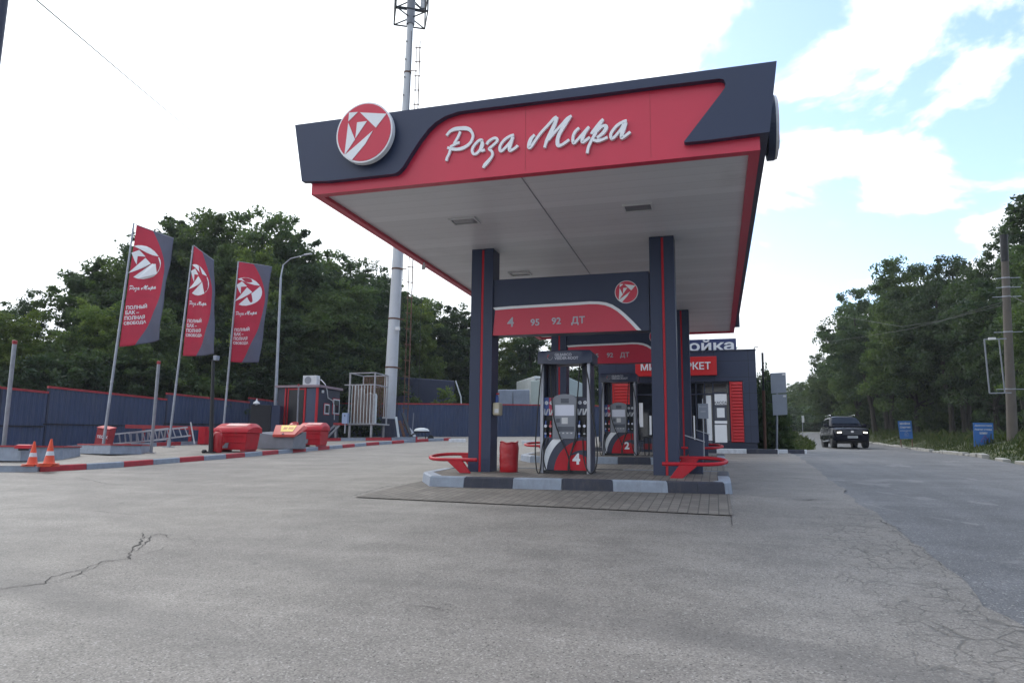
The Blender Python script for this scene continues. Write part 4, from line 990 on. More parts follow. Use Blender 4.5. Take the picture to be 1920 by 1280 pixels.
# things standing by the columns
def bag_bin():
    o = thing('red_bag', 'crumpled red vinyl covered bin at the foot of the near left column', 'bin', (-3.965, 13.62, G(-4,13.6)+.215))
    r = random.Random(3); mb = MB(); n = 26; prof = [(0,.172),(.02,.18),(.12,.182),(.24,.188),(.36,.184),(.46,.188),(.53,.182),(.575,.165)]; vs = []
    for z, R_ in prof:
        for j in range(n):
            a = 2*math.pi*j/n; rr = R_*(1+.05*mnoise.noise((math.cos(a)*2.2, math.sin(a)*2.2, z*6))+.025*mnoise.noise((math.cos(a)*6, math.sin(a)*6, z*14)))
            zz = z + (.012*math.sin(a*2+.6)+.012*math.sin(a*5) if z > .5 else 0); vs.append((rr*math.cos(a), rr*math.sin(a), zz))
    fs = [(i*n+j, i*n+(j+1) % n, (i+1)*n+(j+1) % n, (i+1)*n+j) for i in range(len(prof)-1) for j in range(n)] + [tuple(range((len(prof)-1)*n, len(prof)*n))]
    mb.add(vs, fs); mb.build('vinyl_cover', M['red_bag'], o, smooth=True)
    mb = MB(); mb.tube([(.17*math.cos(a)*(1+.04*math.sin(3*a)), .17*math.sin(a), .575+.014*math.sin(a*2+.6)+.010*math.sin(a*5)) for a in np.linspace(0, 2*math.pi, 25)[:-1]], .016, 7, closed=True); mb.build('rolled_rim', M['red_bag'], o, smooth=True)
bag_bin()
o = thing('towel_dispenser', 'beige paper towel dispenser fixed on the side of the near left column', 'towel dispenser', (-4.225, 13.68, 2.19))
mb = MB(); mb.box((-.08,-.12,0), (.07,.12,.26)); mb.build('housing', M['beige'], o, bevel=.03)
mb = MB(); mb.box((-.03,-.128,.05), (.055,-.1205,.13)); mb.build('paper_slot', M['soffit_frame'], o)
o = thing('spray_bottle', 'blue spray bottle on top of the beige towel dispenser', 'bottle', (-4.24, 13.66, 2.452))
mb = MB(); mb.lathe([(.034,0),(.036,.02),(.036,.10),(.018,.145),(.012,.16)], n=14); mb.build('bottle_body', M['label_blue'], o, smooth=True)
mb = MB(); mb.box((-.012,-.015,.16), (.05,.015,.19)); mb.build('spray_head', M['red'], o)
def pedestal_bin(label, x, y):
    o = thing('litter_bin', label, 'litter bin', (x, y, G(x, y)+.2), 0, 'dark litter bins on the islands')
    mb = MB(); mb.hexa([(-.12,-.12,0),(.12,-.12,0),(.12,.12,0),(-.12,.12,0),(-.145,-.13,.70),(.145,-.13,.60),(.145,.13,.60),(-.145,.13,.70)]); mb.build('bin_body', M['slate'], o, bevel=.012)
    mb = MB(); mb.hexa([(-.19,-.16,.725),(.17,-.16,.605),(.17,.16,.605),(-.19,.16,.725),(-.19,-.16,.745),(.17,-.16,.625),(.17,.16,.625),(-.19,.16,.745)]); mb.build('bin_lid', M['grey_steel'], o)
    mb = MB(); mb.box((-.13,-.13,-.01), (.13,.13,.035)); mb.build('bin_foot', M['dark_blue'], o)
    return o
pedestal_bin('dark litter bin with sloping lid behind the near right crash guard', -.385, 14.1)
pedestal_bin('dark litter bin with sloping lid farther back, in front of the store glazing', -.35, 20.9)
o = thing('notice_stand', 'small grey notice board on a thin post beside the far litter bin', 'notice stand', (-.33, 20.1, G(-.3,20.1)+.2))
mb = MB(); mb.tube([(0,.02,0),(0,.02,1.6)], .014, 8); mb.build('post', M['grey_steel'], o)
mb = MB(); mb.box((-.13,-.01,1.06), (.14,.008,1.47)); nb = mb.build('notice_panel', M['sign_back'], o)
mb = MB(); mb.box((-.10,-.013,1.37), (-.06,-.0105,1.41)); mb.box((-.04,-.013,1.375), (.10,-.0105,1.395)); mb.box((-.06,-.013,1.24), (.07,-.0105,1.265)); mb.build('notice_print', M['grey_text'], nb)
o = thing('security_camera', 'small white camera box on the near left end of the canopy soffit edge', 'camera', (*onZ(795, 490, ZS), ZS-.02)); 
mb = MB(); mb.bar((0,0,.0),(0,0,-.08),.03); mb.build('bracket', M['soffit_frame'], o)
mb = MB(); mb.bar((-.04,.06,-.11),(.05,-.12,-.14),.08,.08); mb.build('camera_body', M['soffit_frame'], o, bevel=.01)

# ------------------------------------------------------------------ the store
ST = 28.0
st = thing('store', 'dark clad filling station store with red louvres and red minimarket sign', 'store', (-1.4, 31, 1.6))
S_ = lambda mb, n, m, **k: wbuild(mb, n, m, st, **k)
def s_sub(mb, n, m, par, **k):
    o = mb.build(n, m, None, **k); o.parent = par; return o
sx = lambda px, py=770, Y=ST: onY(px, py, Y)[0]
szz = lambda px, py, Y=ST: onY(px, py, Y)[1]
SL, SR, STOP = -4.45, 1.52, 5.34
mb = MB(); mb.box((SL, ST, 4.19), (SR, 37, STOP)); mb.box((1.02, ST, 1.88), (SR, 37, 4.188)); mb.box((SL, ST, 1.88), (-3.92, 37, 4.188)); mb.box((-3.92, 36.8, 1.6), (1.02, 37, 4.188))
S_(mb, 'wall', M['cladding'])
mb = MB(); mb.box((SL+.03, ST+.05, 1.35), (SR-.05, 36.95, 1.878)); S_(mb, 'plinth', M['dark_blue'])
mb = MB(); mb.box((SL-.02, ST-.03, STOP+.003), (SR+.02, 37.02, STOP+.05)); S_(mb, 'roof', M['dark_blue'])
for a, b in ((-3.90, -3.02), (.545, 1.005)):
    mb = MB(); n = 19; z0, z1 = 1.90, 4.17
    mb.box((a, ST+.06, z0), (b, ST+.10, z1))
    for i in range(n):
        z = z0+(z1-z0)*i/n; dz = (z1-z0)/n
        mb.hexa([(a+.06, ST-.01, z+.01), (b, ST-.01, z+.01), (b, ST+.058, z+.01), (a+.06, ST+.058, z+.01), (a+.06, ST+.03, z+dz*.95), (b, ST+.03, z+dz*.95), (b, ST+.058, z+dz*.95), (a+.06, ST+.058, z+dz*.95)])
    mb.box((a, ST-.02, z0), (a+.055, ST+.058, z1))
    S_(mb, 'red_louvre', M['red_sign'])
mb = MB(); mb.box((-3.0, ST+.16, 1.9), (.54, ST+.18, 4.186)); g = S_(mb, 'glazing', M['glass_dark'])
mb = MB()
for x in (-3.0, -2.2, -1.4, -.72, sx(1321), sx(1337.5)-.015, .50): mb.box((x, ST+.09, 1.9), (x+.045, ST+.158, 4.186))
for z in (1.9, szz(1340, 739), 4.13): mb.box((-2.95, ST+.10, z), (.50, ST+.155, z+.045))
s_sub(mb, 'frame', M['dark_blue'], g)
mb = MB(); mb.box((-3.0, ST+1.6, 1.9), (1.0, ST+1.7, 4.18)); S_(mb, 'interior_wall', M['keys'])
mb = MB(); mb.box((-2.6, ST+1.2, 1.9), (-1.2, ST+1.55, 3.5)); S_(mb, 'interior_shelf', M['red_old'])
def reflect_white(px0, py0, px1, py1, nm='painted_reflection', mm='reflect_white', y=ST+.14):
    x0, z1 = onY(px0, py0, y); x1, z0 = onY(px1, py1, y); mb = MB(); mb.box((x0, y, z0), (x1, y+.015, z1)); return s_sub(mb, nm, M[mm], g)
reflect_white(1323.5, 741, 1336, 831); reflect_white(1198, 755, 1206, 800); reflect_white(1217.5, 779, 1222, 815); reflect_white(1300, 779, 1304, 826)  # white slabs painted in place of sky reflections in the glass
# the pay door
mb = MB(); x0, z1 = onY(1338.5, 735, ST+.1); x1, z0 = onY(1364, 832, ST+.1); mb.box((x0, ST+.09, z0), (x1, ST+.157, z1)); door = S_(mb, 'door', M['dark_blue'])
def dpan(a, b, c, d, nm, mm, y): 
    x0, z1 = onY(a, b, y); x1, z0 = onY(c, d, y); mb = MB(); mb.box((x0, y, z0), (x1, y+.012, z1)); return s_sub(mb, nm, M[mm], door)
dpan(1339.5, 738.5, 1363, 758.5, 'door_panel', 'reflect_white', ST+.075); dpan(1340, 788.5, 1363.5, 794, 'door_panel', 'reflect_white', ST+.075); dpan(1340, 796, 1364, 832, 'door_panel', 'reflect_white', ST+.075)
dpan(1339.5, 760.5, 1363, 787.5, 'pay_hatch', 'keys', ST+.078); dpan(1344, 764.5, 1359, 782.5, 'hatch_window', 'reflect_white', ST+.064)
cx, cz = onY(1351.3, 754.6, ST+.07); mb = MB(); text(mb, 'КАССА', lambda u, v, w: (cx+u, ST+.074-w, cz+v), .2, 0, .006, fit=.46, high=.115, bold=.004); s_sub(mb, 'lettering', M['keys'], door)
# red sign box
y = ST-.16; x0, z0 = onY(1191.5, 705.5, y); x1, _ = onY(1344.5, 703, y); z1 = onY(1344.5, 667.5, y)[1]
mb = MB(); mb.box((x0, y, z0), (x1, ST-.004, z1)); sg = S_(mb, 'sign_box', M['red_sign'], bevel=.012)
a = onY(1201.5, 687, y)[0]; b = onY(1332.5, 685, y)[0]; cz = onY(1313, 685.5, y)[1]; mb = MB(); text(mb, 'МИНИМАРКЕТ', lambda u, v, w: ((a+b)/2+u, y-.001-w, cz+v), .4, 0, .02, fit=b-a, high=.285, bold=.008); s_sub(mb, 'lettering', M['white'], sg)
# car wash sign on the roof
y = ST+.10; x0 = onY(1250, 640, y)[0]; x1, z1 = onY(1380, 634, y)
mb = MB(); mb.box((x0, y, STOP+.051), (x1, y+.10, z1)); mb.bar((x0+.3, y+.15, STOP+.05), (x0+.3, y+.8, STOP+.05), .04); mb.bar((x1-.3, y+.15, STOP+.05), (x1-.3, y+.15, z1-.1), .04)
sg = S_(mb, 'roof_sign', mat('dark_blue_sign', (.035,.050,.150), .5, 0, .06))
a = onY(1259, 648, y)[0]; b = onY(1376, 645, y)[0]; z0 = onY(1330, 657.5, y)[1]; z1 = onY(1330, 637, y)[1]
mb = MB(); text(mb, 'Мойка', lambda u, v, w: ((a+b)/2+u, y-.001-w, (z0+z1)/2+v), .5, 0, .02, fit=b-a, high=z1-z0, bold=.012); s_sub(mb, 'lettering', M['white'], sg)
mb = MB(); mb.tube([(SR-.05, ST+.1, STOP+.0), (SR-.02, ST+.0, STOP+.12), (SR+.10, ST-.1, STOP+.10)], .018, 6); S_(mb, 'bracket', M['black_metal'])

# ------------------------------------------------------------------ flags and posts on the left
def flag(label, base, top, tl, bl, tr, br, D, wav, seed):
    B0 = at(*base, D); B0.z = G(B0.x, B0.y)+.15
    T0 = at(*top, D+.15*(B0.z-B0.z)); 
    n = _F.copy(); n.z = 0; n.normalize()
    def onD(px, py):                                  # plane facing the viewer through the pole
        d = ray(px, py); t = (B0.xy.dot(n.xy))/(d.xy.dot(n.xy)); return Vector((d.x*t, d.y*t, CAMZ+d.z*t))
    T0 = onD(*top)
    o = thing('banner_flag', label, 'flag', B0, 0, 'red and grey banner flags on tall poles')
    dirp = (T0-B0)
    mb = MB(); mb.tube([(0,0,0), dirp*.55, dirp], [.050, .040, .028], 12); pole = mb.build('pole', M['grey_steel'], o, smooth=True)
    mb = MB()
    for f in (.30, .52, .97):
        p = dirp*f; mb.tube([p-dirp.normalized()*.03, p+dirp.normalized()*.03], .058-.02*f, 12)
    mb.build('pole_collar', M['silver'], pole)
    mb = MB(); mb.box((-.17,-.17,-.02), (.17,.17,.03)); mb.tube([(0,0,.02),(0,0,.30)], .075, 12); mb.build('base_socket', M['grey_steel'], o)
    TL, BL, TR, BR = (onD(*p)-B0 for p in (tl, bl, tr, br))
    r = random.Random(seed)
    def Bf(u, v, w=0):
        p = (BL*(1-v)+TL*v)*(1-u) + (BR*(1-v)+TR*v)*u
        h = (TL-BL).length
        s = wav*math.sin(u*3.0+v*1.6+seed)*u + .055*math.sin(u*7+v*5+seed*2)*u*(1-.5*v) + .028*math.sin(v*15+u*8+seed)*(.3+u)
        return p + n*(.10*u+s) - n*w - Vector((0,0,.03))*math.sin(u*math.pi)*(1-v)
    NU, NV = 24, 60; mb = MB(); vs = [Bf(i/NU, j/NV) for j in range(NV+1) for i in range(NU+1)]
    mb.add(vs, [(j*(NU+1)+i, j*(NU+1)+i+1, (j+1)*(NU+1)+i+1, (j+1)*(NU+1)+i) for j in range(NV) for i in range(NU)])
    bn = mb.build('banner', M['banner'], o, smooth=True, recalc=False)
    uvl = bn.data.uv_layers.new(name='UVMap')
    for lp in bn.data.loops: i = lp.vertex_index; uvl.data[lp.index].uv = ((i % (NU+1))/NU, (i//(NU+1))/NV)
    sl = bn.modifiers.new('thickness', 'SOLIDIFY'); sl.thickness = .004
    mb = MB(); mb.tube([Bf(u, 1.0)+Vector((0,0,.01)) for u in np.linspace(-.03, 1, 9)], .014, 6); mb.build('top_rod', M['grey_steel'], o)
    # print: positions taken from the nearest flag, in banner units
    def uv(x, y):
        v = 1-(y-168-(x-1025)/275*102*(1-(y-168)/912))/912
        xl = 1025+(895-1025)*(1-v); xr = 1300+(1190-1300)*(1-v)
        return ((x-xl)/(xr-xl), v)
    def dens(P, k=6):
        out = []
        for i in range(len(P)):
            a, b = P[i], P[(i+1) % len(P)]
            for j in range(k): out.append((a[0]+(b[0]-a[0])*j/k, a[1]+(b[1]-a[1])*j/k))
        return out
    cap = [(1003,322),(1030,316),(1062,317),(1098,325),(1132,342),(1162,365),(1182,388),(1194,406),(1150,396),(1100,375),(1050,346)]
    tri = [(988,372),(1042,350),(1062,372),(1088,401),(1030,396),(1024,460),(1010,432)]
    mid = [(963,522),(1010,480),(1086,410),(1130,457),(1090,478),(1020,505)]
    low = [(1197,411),(1208,436),(1212,462),(1208,492),(1196,520),(1176,541),(1150,556),(1112,566),(1070,571),(1030,566),(1000,553),(1060,510),(1132,463)]
    mb = MB()
    for i, P in enumerate((cap, tri, mid, low)): mb.prism([uv(*p) for p in P], lambda u, v, w: Bf(u, v, w), .006, .009)
    mb.build('emblem', M['white'], bn, recalc=True)
    mb = MB(); X0, X1 = 833., 1182.
    for i, stt in enumerate(STROKES):
        f = lambda x, y: (968+(x-X0)/(X1-X0)*200, 632+(y-266+(x-X0)*.135)*.58)
        k = 1.
        P = [(*f(x, y), w*.66) for x, y, w in stt]
        mb.ribbon([(p[0]*10, p[1]*10, p[2]*10) for p in P], lambda u, v, w: Bf(*uv(u/10, v/10), w), .006+.0004*i, .005)
    mb.build('script_lettering', M['white'], bn)
    mb = MB()
    for j, (s, fw) in enumerate((('ПОЛНЫЙ', 150), ('БАК –', 95), ('ПОЛНАЯ', 142), ('СВОБОДА', 156))):
        xs, ys = 948-j*6, 779+j*42
        text(mb, s, lambda u, v, w: Bf(*uv(xs+fw/2+u, ys-v), w), 34, .005, .008, fit=fw, high=30 if s[0] != 'П' or s != 'ПОЛНЫЙ' else 36, bold=.8)
    mb.build('lettering', M['white'], bn)
    return o
flag('nearest and largest red and grey banner flag, leftmost of the three', (193, 834), (251, 418), (256, 422), (223.5, 650), (325, 447), (297, 637), 23.9, .10, 1)
flag('middle banner flag, narrowest of the three because the wind turns it away', (316, 838), (362, 461), (364, 461), (342.5, 667), (399, 487), (404, 664), 28.7, .16, 2)
flag('banner flag standing farthest right of the three, behind the red grit bin', (416, 835), (447, 490), (448, 491), (432.5, 678), (508, 499), (484, 679), 30.3, .06, 3)
def post(label, base, D, top, r, group='short grey posts with red caps'):
    b = at(*base, D); b.z = G(b.x, b.y)+.15; t = at(*top, D)
    o = thing('bollard_post', label, 'post', b, 0, group); d = Vector((t.x-b.x, t.y-b.y, t.z-b.z))
    mb = MB(); mb.tube([(0,0,0), d*.97], r, 12); mb.build('post', M['grey_steel'], o, smooth=True)
    mb = MB(); mb.tube([d*.97, d], r*1.15, 12); mb.build('cap', M['red_old'], o)
    mb = MB(); mb.tube([(0,0,0), (0,0,.02)], r*3, 14); mb.build('foot', M['grey_steel'], o)
    return o
post('slim grey metal post standing in the left planter at the photo edge', (7, 838), 19.8, (28, 638), .055)
post('slim grey metal post on the pavement between the first and second flags', (283, 849), 23.7, (298, 677), .052)
post('thin grey pipe standing in front of the dark blue cabin', (556, 826), 35.5, (560, 720), .04)
def box_thing(name, label, cat, a, b, mm, loc=None): ...
# planters: low polygonal troughs with red rims
def planter(label, pts, h):
    P = [Vector((x, y)) for x, y in pts]; c = sum(P, Vector((0,0)))/len(P); z = G(c.x, c.y)+.13
    o = thing('planter', label, 'planter', (c.x, c.y, z), 0, 'low concrete planters with red rims'); n = len(P)
    k = lambda f: [(p-c)*f for p in P]
    mb = MB(); vs = [(*p, z_) for f, z_ in ((1, 0), (.98, h), (.86, h), (.86, h-.08)) for p in k(f)]
    fs = [(r*n+i, r*n+(i+1) % n, (r+1)*n+(i+1) % n, (r+1)*n+i) for r in range(3) for i in range(n)]; mb.add(vs, fs); mb.build('trough', M['kerb_grey'], o, recalc=False)
    mb = MB(); vs = [(*p, z_) for f, z_ in ((1.0, h+.002), (1.0, h+.045), (.86, h+.045), (.86, h+.002)) for p in k(f)]
    mb.add(vs, [(r*n+i, r*n+(i+1) % n, ((r+1) % 4)*n+(i+1) % n, ((r+1) % 4)*n+i) for r in range(4) for i in range(n)]); mb.build('red_rim', M['red_old'], o)
    mb = MB(); mb.add([(*p, h-.06) for p in k(.87)], [tuple(range(n))]); mb.build('soil', M['earth'], o)
    return c, z+h
pa, za = planter('larger low planter with red rim at the left edge behind the cones', [(-20.6,14.0),(-17.7,14.63),(-17.76,15.95),(-18.9,17.6),(-21.8,17.0),(-22.6,15.2)], .36)
pb, zb_ = planter('low planter with red rim around the foot of the first flag', [(-20.39,18.81),(-18.14,17.94),(-17.95,19.0),(-19.2,20.7),(-20.9,20.9)], .27)
for lab, px, py, D in (('flat red floodlight lying on the left planter', 45, 837, 18.7), ('flat red floodlight lying on the planter beside the first flag', 208, 835.5, 22.8)):
    p = at(px, py, D); o = thing('floodlight', lab, 'floodlight', (p.x, p.y, p.z-.05), .4, 'red floodlights on the planters')
    mb = MB(); mb.hexa([(-.2,-.1,0),(.2,-.1,0),(.2,.1,0),(-.2,.1,0),(-.16,-.08,.09),(.16,-.08,.09),(.2,.1,.11),(-.2,.1,.11)]); mb.build('housing', M['red'], o, bevel=.008)
    mb = MB(); mb.box((-.12,-.03,-.05), (.12,.03,-.002)); mb.build('bracket', M['black_metal'], o)
# traffic cones, stacked
def cone():
    o = thing('traffic_cone', '', 'traffic cone', (0,0,0), 0, 'stacked orange traffic cones')
    mb = MB(); mb.box((-.20,-.20,0), (.20,.20,.028)); mb.build('base', M['orange'], o, bevel=.012)
    mb = MB(); mb.lathe([(.155,.028),(.135,.06),(.105,.24)], n=24); mb.lathe([(.085,.36),(.045,.58),(.028,.68),(.022,.70)], n=24); mb.build('cone_body', M['orange'], o, smooth=True)
    mb = MB(); mb.lathe([(.105,.2402),(.0855,.3598)], n=24); mb.build('reflective_band', M['grip'], o, smooth=True)
    return o
cn = cone(); first = True
for px, py, D, k, nm in ((59, 875.5, 17.0, 2, 'smaller left stack'), (90, 874.5, 16.8, 3, 'taller right stack')):
    for j in range(k):
        c = cn if first else copy_tree(cn); first = False
        p = at(px, py, D); c.location = (p.x+.01*j, p.y, G(p.x, p.y)+.152+.029*j); c.rotation_euler = (0, 0, .25+.12*j)
        s = .80 if k == 2 else .85; c.scale = (s, s, s)
        c['label'] = ('topmost' if j == k-1 else 'bottom' if j == 0 else 'middle')+' orange traffic cone of the '+nm+' by the kerb'
# sand boxes and grit bins
def slanted_text(par, s, fn, w, h, mm='white'): mb = MB(); text(mb, s, fn, .2, 0, .006, fit=w, high=h, bold=.004); return mb.build('lettering', M[mm], par)
p = at(196, 836, 29.0); o = thing('sand_box', 'red leaning sand box lettered ПЕСОК against the fence behind the first flag', 'sand box', (p.x, p.y, p.z-.05), .22)
mb = MB(); mb.hexa([(-.34,-.22,0),(.20,-.22,0),(.20,.22,0),(-.34,.22,0),(-.24,-.22,.78),(.30,-.22,.70),(.30,.22,.78),(-.24,.22,.86)]); bx = mb.build('box', M['red_old'], o, bevel=.03)
mb = MB(); mb.hexa([(-.27,-.26,.795),(.32,-.26,.715),(.32,.26,.795),(-.27,.26,.875),(-.24,-.20,.835),(.29,-.20,.755),(.29,.22,.825),(-.24,.22,.905)]); mb.build('lid', M['red'], o, bevel=.015)
slanted_text(bx, 'ПЕСОК', lambda u, v, w: (.02+u, -.222-w, .42+v-.1*u), .44, .12)
def grit_bin(label, px, py, D, L, Wd, Hh, rz):
    p = at(px, py, D); z = G(p.x, p.y)+.15; o = thing('grit_bin', label, 'grit bin', (p.x, p.y, z), rz, 'red plastic grit bins on the pavement')
    a, b = L/2, Wd/2; mb = MB()
    mb.hexa([(-a*.88,-b*.85,.06),(a*.88,-b*.85,.06),(a*.88,b*.85,.06),(-a*.88,b*.85,.06),(-a*.97,-b*.97,Hh*.66),(a*.97,-b*.97,Hh*.66),(a*.97,b*.97,Hh*.66),(-a*.97,b*.97,Hh*.66)])
    bd = mb.build('bin_body', M['red'], o, bevel=.03)
    mb = MB()
    for z_ in (.30, .52): mb.hexa([(-a*.5,-b*(.86+.11*z_/.66)-.02,Hh*z_),(a*.94,-b*(.86+.11*z_/.66)-.02,Hh*z_),(a*.94,-b*.86,Hh*z_),(-a*.5,-b*.86,Hh*z_),(-a*.5,-b*(.88+.11*z_/.66)-.02,Hh*(z_+.06)),(a*.95,-b*(.88+.11*z_/.66)-.02,Hh*(z_+.06)),(a*.95,-b*.86,Hh*(z_+.06)),(-a*.5,-b*.86,Hh*(z_+.06))])
    mb.build('rib', M['red'], bd, bevel=.008)
    for s in (-.7, .7):
        mb = MB(); mb.box((a*s-.08,-b*.8,0), (a*s+.08,b*.8,.062)); mb.build('foot', M['red_old'], o)
    mb = MB(); n = 10; P = [(-b*1.06, Hh*.66), (-b*1.06, Hh*.72)] + [(-b*1.0+2.0*b*f, Hh*(.72+.28*math.sin(math.pi*(.10+.62*f)))) for f in np.linspace(.03, 1, n)] + [(b*1.06, Hh*.66)]
    k = len(P); vs = [(x*sc, y, z_) for x, sc in ((-a*1.04, 1), (-a*.86, 1), (a*.86, 1), (a*1.04, 1)) for y, z_ in P]
    for idx in list(range(k))+list(range(3*k, 4*k)):
        x, y, z_ = vs[idx]; vs[idx] = (x, y*.97, Hh*.66+(z_-Hh*.66)*.62)
    mb.add(vs, [(r*k+i, r*k+(i+1) % k, (r+1)*k+(i+1) % k, (r+1)*k+i) for r in range(3) for i in range(k)] + [tuple(range(k)), tuple(range(3*k, 4*k))])
    lid = mb.build('lid', M['red'], o, smooth=True)
    mb = MB(); f0, f1 = .16, .46; q = lambda f: (-b+2*b*f, Hh*(.72+.28*math.sin(math.pi*(.10+.62*f)))+.012)
    mb.add([(-a*.42,*q(f0)), (a*.80,*q(f0)), (a*.80,*q(f1)), (-a*.42,*q(f1))], [(0,1,2,3)]); mb.build('lid_plate', M['pink'], lid)  # paler red plate on the sloping front of the lid
    mb = MB(); mb.add([(-a*.45,-b*.90-.012,Hh*.12),(-a*.10,-b*.90-.012,Hh*.12),(-a*.02,-b*.93-.012,Hh*.34),(-a*.22,-b*.92-.012,Hh*.30)], [(0,1,2,3)]); mb.build('grey_patch', M['panel_grey'], bd)
    return o
grit_bin('larger red grit bin with pale lid plate, nearest the kerb beside the black lamp post', 442, 849, 24.6, 1.30, .95, .98, .12)
grit_bin('smaller red grit bin in front of the dark blue cabin', 586, 838, 28.9, 1.02, .9, .98, .15)
# extinguisher bag and red gas bottle shape next to the first bin
def red_canister(label, px, py, D, h, r):
    p = at(px, py, D); o = thing('red_canister', label, 'canister', (p.x, p.y, G(p.x, p.y)+.152), 0, 'red covered canisters')
    mb = MB(); mb.lathe([(r*.9,0),(r,.04),(r*1.02,h*.72),(r*.9,h*.86),(r*.55,h*.95),(r*.2,h*.97)], n=18); mb.build('cover', M['red_bag'], o, smooth=True)
    mb = MB(); mb.tube([(r*.7*math.cos(a), r*.3*math.sin(a), h*.93+.08*math.sin(a)) for a in np.linspace(0, math.pi, 10)], .022, 7); mb.build('handle', M['red'], o, smooth=True)
red_canister('narrow red covered canister between the black lamp post and the larger grit bin', 406, 850, 23.8, .72, .17)
red_canister('domed red covered canister behind the smaller grit bin', 549, 836, 30.0, .98, .27)
p = at(396, 835, 30.5); o = thing('fire_extinguisher', 'small red fire extinguisher with white label behind the black lamp post', 'extinguisher', (p.x, p.y, p.z+.3))
mb = MB(); mb.lathe([(.09,0),(.095,.03),(.095,.40),(.05,.48),(.03,.52)], n=14); b = mb.build('cylinder', M['red'], o, smooth=True)
mb = MB(); mb.box((-.05,-.10,.15), (.05,-.094,.33)); mb.build('paper_label', M['white_paint'], b); mb = MB(); mb.bar((0,0,.52),(.08,-.03,.56),.03); mb.build('lever', M['black'], o)
# concrete chest with sloping red lid and yellow plate
p = at(528, 841, 26.8); z = G(p.x, p.y)+.15
o = thing('sand_chest', 'grey concrete sand chest with sloping red lid and yellow plate', 'sand chest', (p.x, p.y, z), .10)
mb = MB(); mb.hexa([(-.80,-.42,0),(.68,-.42,0),(.68,.6,0),(-.80,.6,0),(-.80,-.42,.60),(.68,-.42,.42),(.68,.6,.66),(-.80,.6,.66)]); mb.build('chest', M['concrete_dark'], o, bevel=.015)
mb = MB(); mb.hexa([(-.12,-.52,.43),(.76,-.52,.43),(.72,.60,.80),(-.55,.60,.80),(-.12,-.52,.53),(.76,-.52,.53),(.60,.55,.92),(-.60,.55,.92)]); ld = mb.build('lid', M['sandlid'], o, bevel=.015)
mb = MB(); A = Vector((-.12,-.52,.532)); B = Vector((.76,-.52,.532)); C_ = Vector((.60,.55,.922)); D_ = Vector((-.60,.55,.922))
bl = lambda u, v, w=0: (A*(1-u)+B*u)*(1-v)+(D_*(1-u)+C_*u)*v + Vector((0,-.35,.94))*w
mb.hexa([bl(u, v, w) for w in (.004, .012) for u, v in ((.30,.28),(.80,.28),(.76,.93),(.22,.93))]); yp = mb.build('yellow_plate', M['yellow'], ld)
mb = MB()
for i in range(8):
    if i == 3: continue
    u = .36+.048*i; mb.hexa([bl(u_, v_, w) for w in (.0125, .016) for u_, v_ in ((u, .50), (u+.03, .50), (u+.03, .72), (u, .72))])
mb.build('faded_print', M['sandlid'], yp)
mb = MB(); mb.bar(bl(.44, .03, .01), bl(.50, .03, .01), .06, .05); mb.build('latch', M['grey_steel'], ld)
# fire board rail, ladders, white strut
a, b = at(236, 799, 31.6), at(392, 803, 31.6)
o = thing('red_rail', 'long low red rail on short legs in front of the blue fence', 'rail', (a.x, a.y, a.z))
d = b-a; mb = MB(); mb.bar((0,0,0), d, .14, .16); mb.build('beam', M['red_old'], o)
for f in (.22, .52, .78):
    q = d*f; mb = MB(); mb.bar(q+Vector((0,0,-.09)), (q.x, q.y, G(a.x+q.x, a.y+q.y)-a.z+.1), .10, .10); mb.build('leg', M['red_old'], o)
q = d; mb = MB(); mb.box((q.x-.34, q.y-.25, -.75), (q.x+.0, q.y+.15, .0)); mb.build('end_box', M['red'], o)
def ladder(label, c, rungs, D):
    P = [at(x, y, D) for x, y in c]; o = thing('ladder', label, 'ladder', P[0], 0, 'aluminium ladders lying along the rail')
    P = [p-P[0] for p in P]; mb = MB(); mb.bar(P[0], P[1], .05, .06); mb.build('side_rail', M['silver'], o); mb = MB(); mb.bar(P[3], P[2], .05, .06); mb.build('side_rail', M['silver'], o)
    for i in range(rungs):
        f = (i+.5)/rungs if i else .02; mb = MB(); mb.bar(P[0].lerp(P[1], f), P[3].lerp(P[2], f), .045, .045); mb.build('rung', M['silver'], o)
ladder('long aluminium ladder lying on its side in front of the red rail, the nearer one', ((207,814.5),(316,803),(313,823),(210,832)), 10, 30.3)
ladder('second aluminium ladder behind the first, reaching farther right toward the grit bin', ((240,812),(352,800.5),(358,816),(243,830)), 10, 30.9)
a, b = at(357.5, 791, 30.2), at(365, 827, 30.2); o = thing('white_strut', 'short white board leaning on the right end of the red rail', 'board', b)
mb = MB(); mb.bar((0,0,-.1), a-b, .09, .04); mb.build('board', M['white_paint'], o)
# black lamp post near the bin
b = at(395, 849, 23.6); b.z = G(b.x, b.y)+.15; t = at(400, 674, 24.0)
o = thing('lamp_post', 'thin black lamp post with small camera beside the larger grit bin', 'lamp post', b); d = t-b
mb = MB(); mb.tube([(0,0,0), d*.5, d], [.075, .062, .05], 12); mb.build('post', M['black_metal'], o, smooth=True)
mb = MB(); mb.tube([(0,0,0), (0,0,.05)], .16, 12); mb.lathe([(.06,-.01),(.09,.05),(.06,.11)], c=(-.22,-.05,0), n=12); mb.build('foot', M['black_metal'], o)
mb = MB(); mb.bar(d, d+Vector((.14,-.05,.05)), .03); mb.build('arm', M['black_metal'], o)
mb = MB(); q = d+Vector((.16,-.05,.04)); mb.hexa([q+Vector(v) for v in ((-.06,-.08,-.08),(.06,-.08,-.08),(.06,.08,-.08),(-.06,.08,-.08),(-.07,-.09,.08),(.07,-.09,.08),(.07,.09,.08),(-.07,.09,.08))]); mb.build('camera_body', M['sign_back'], o, bevel=.01)
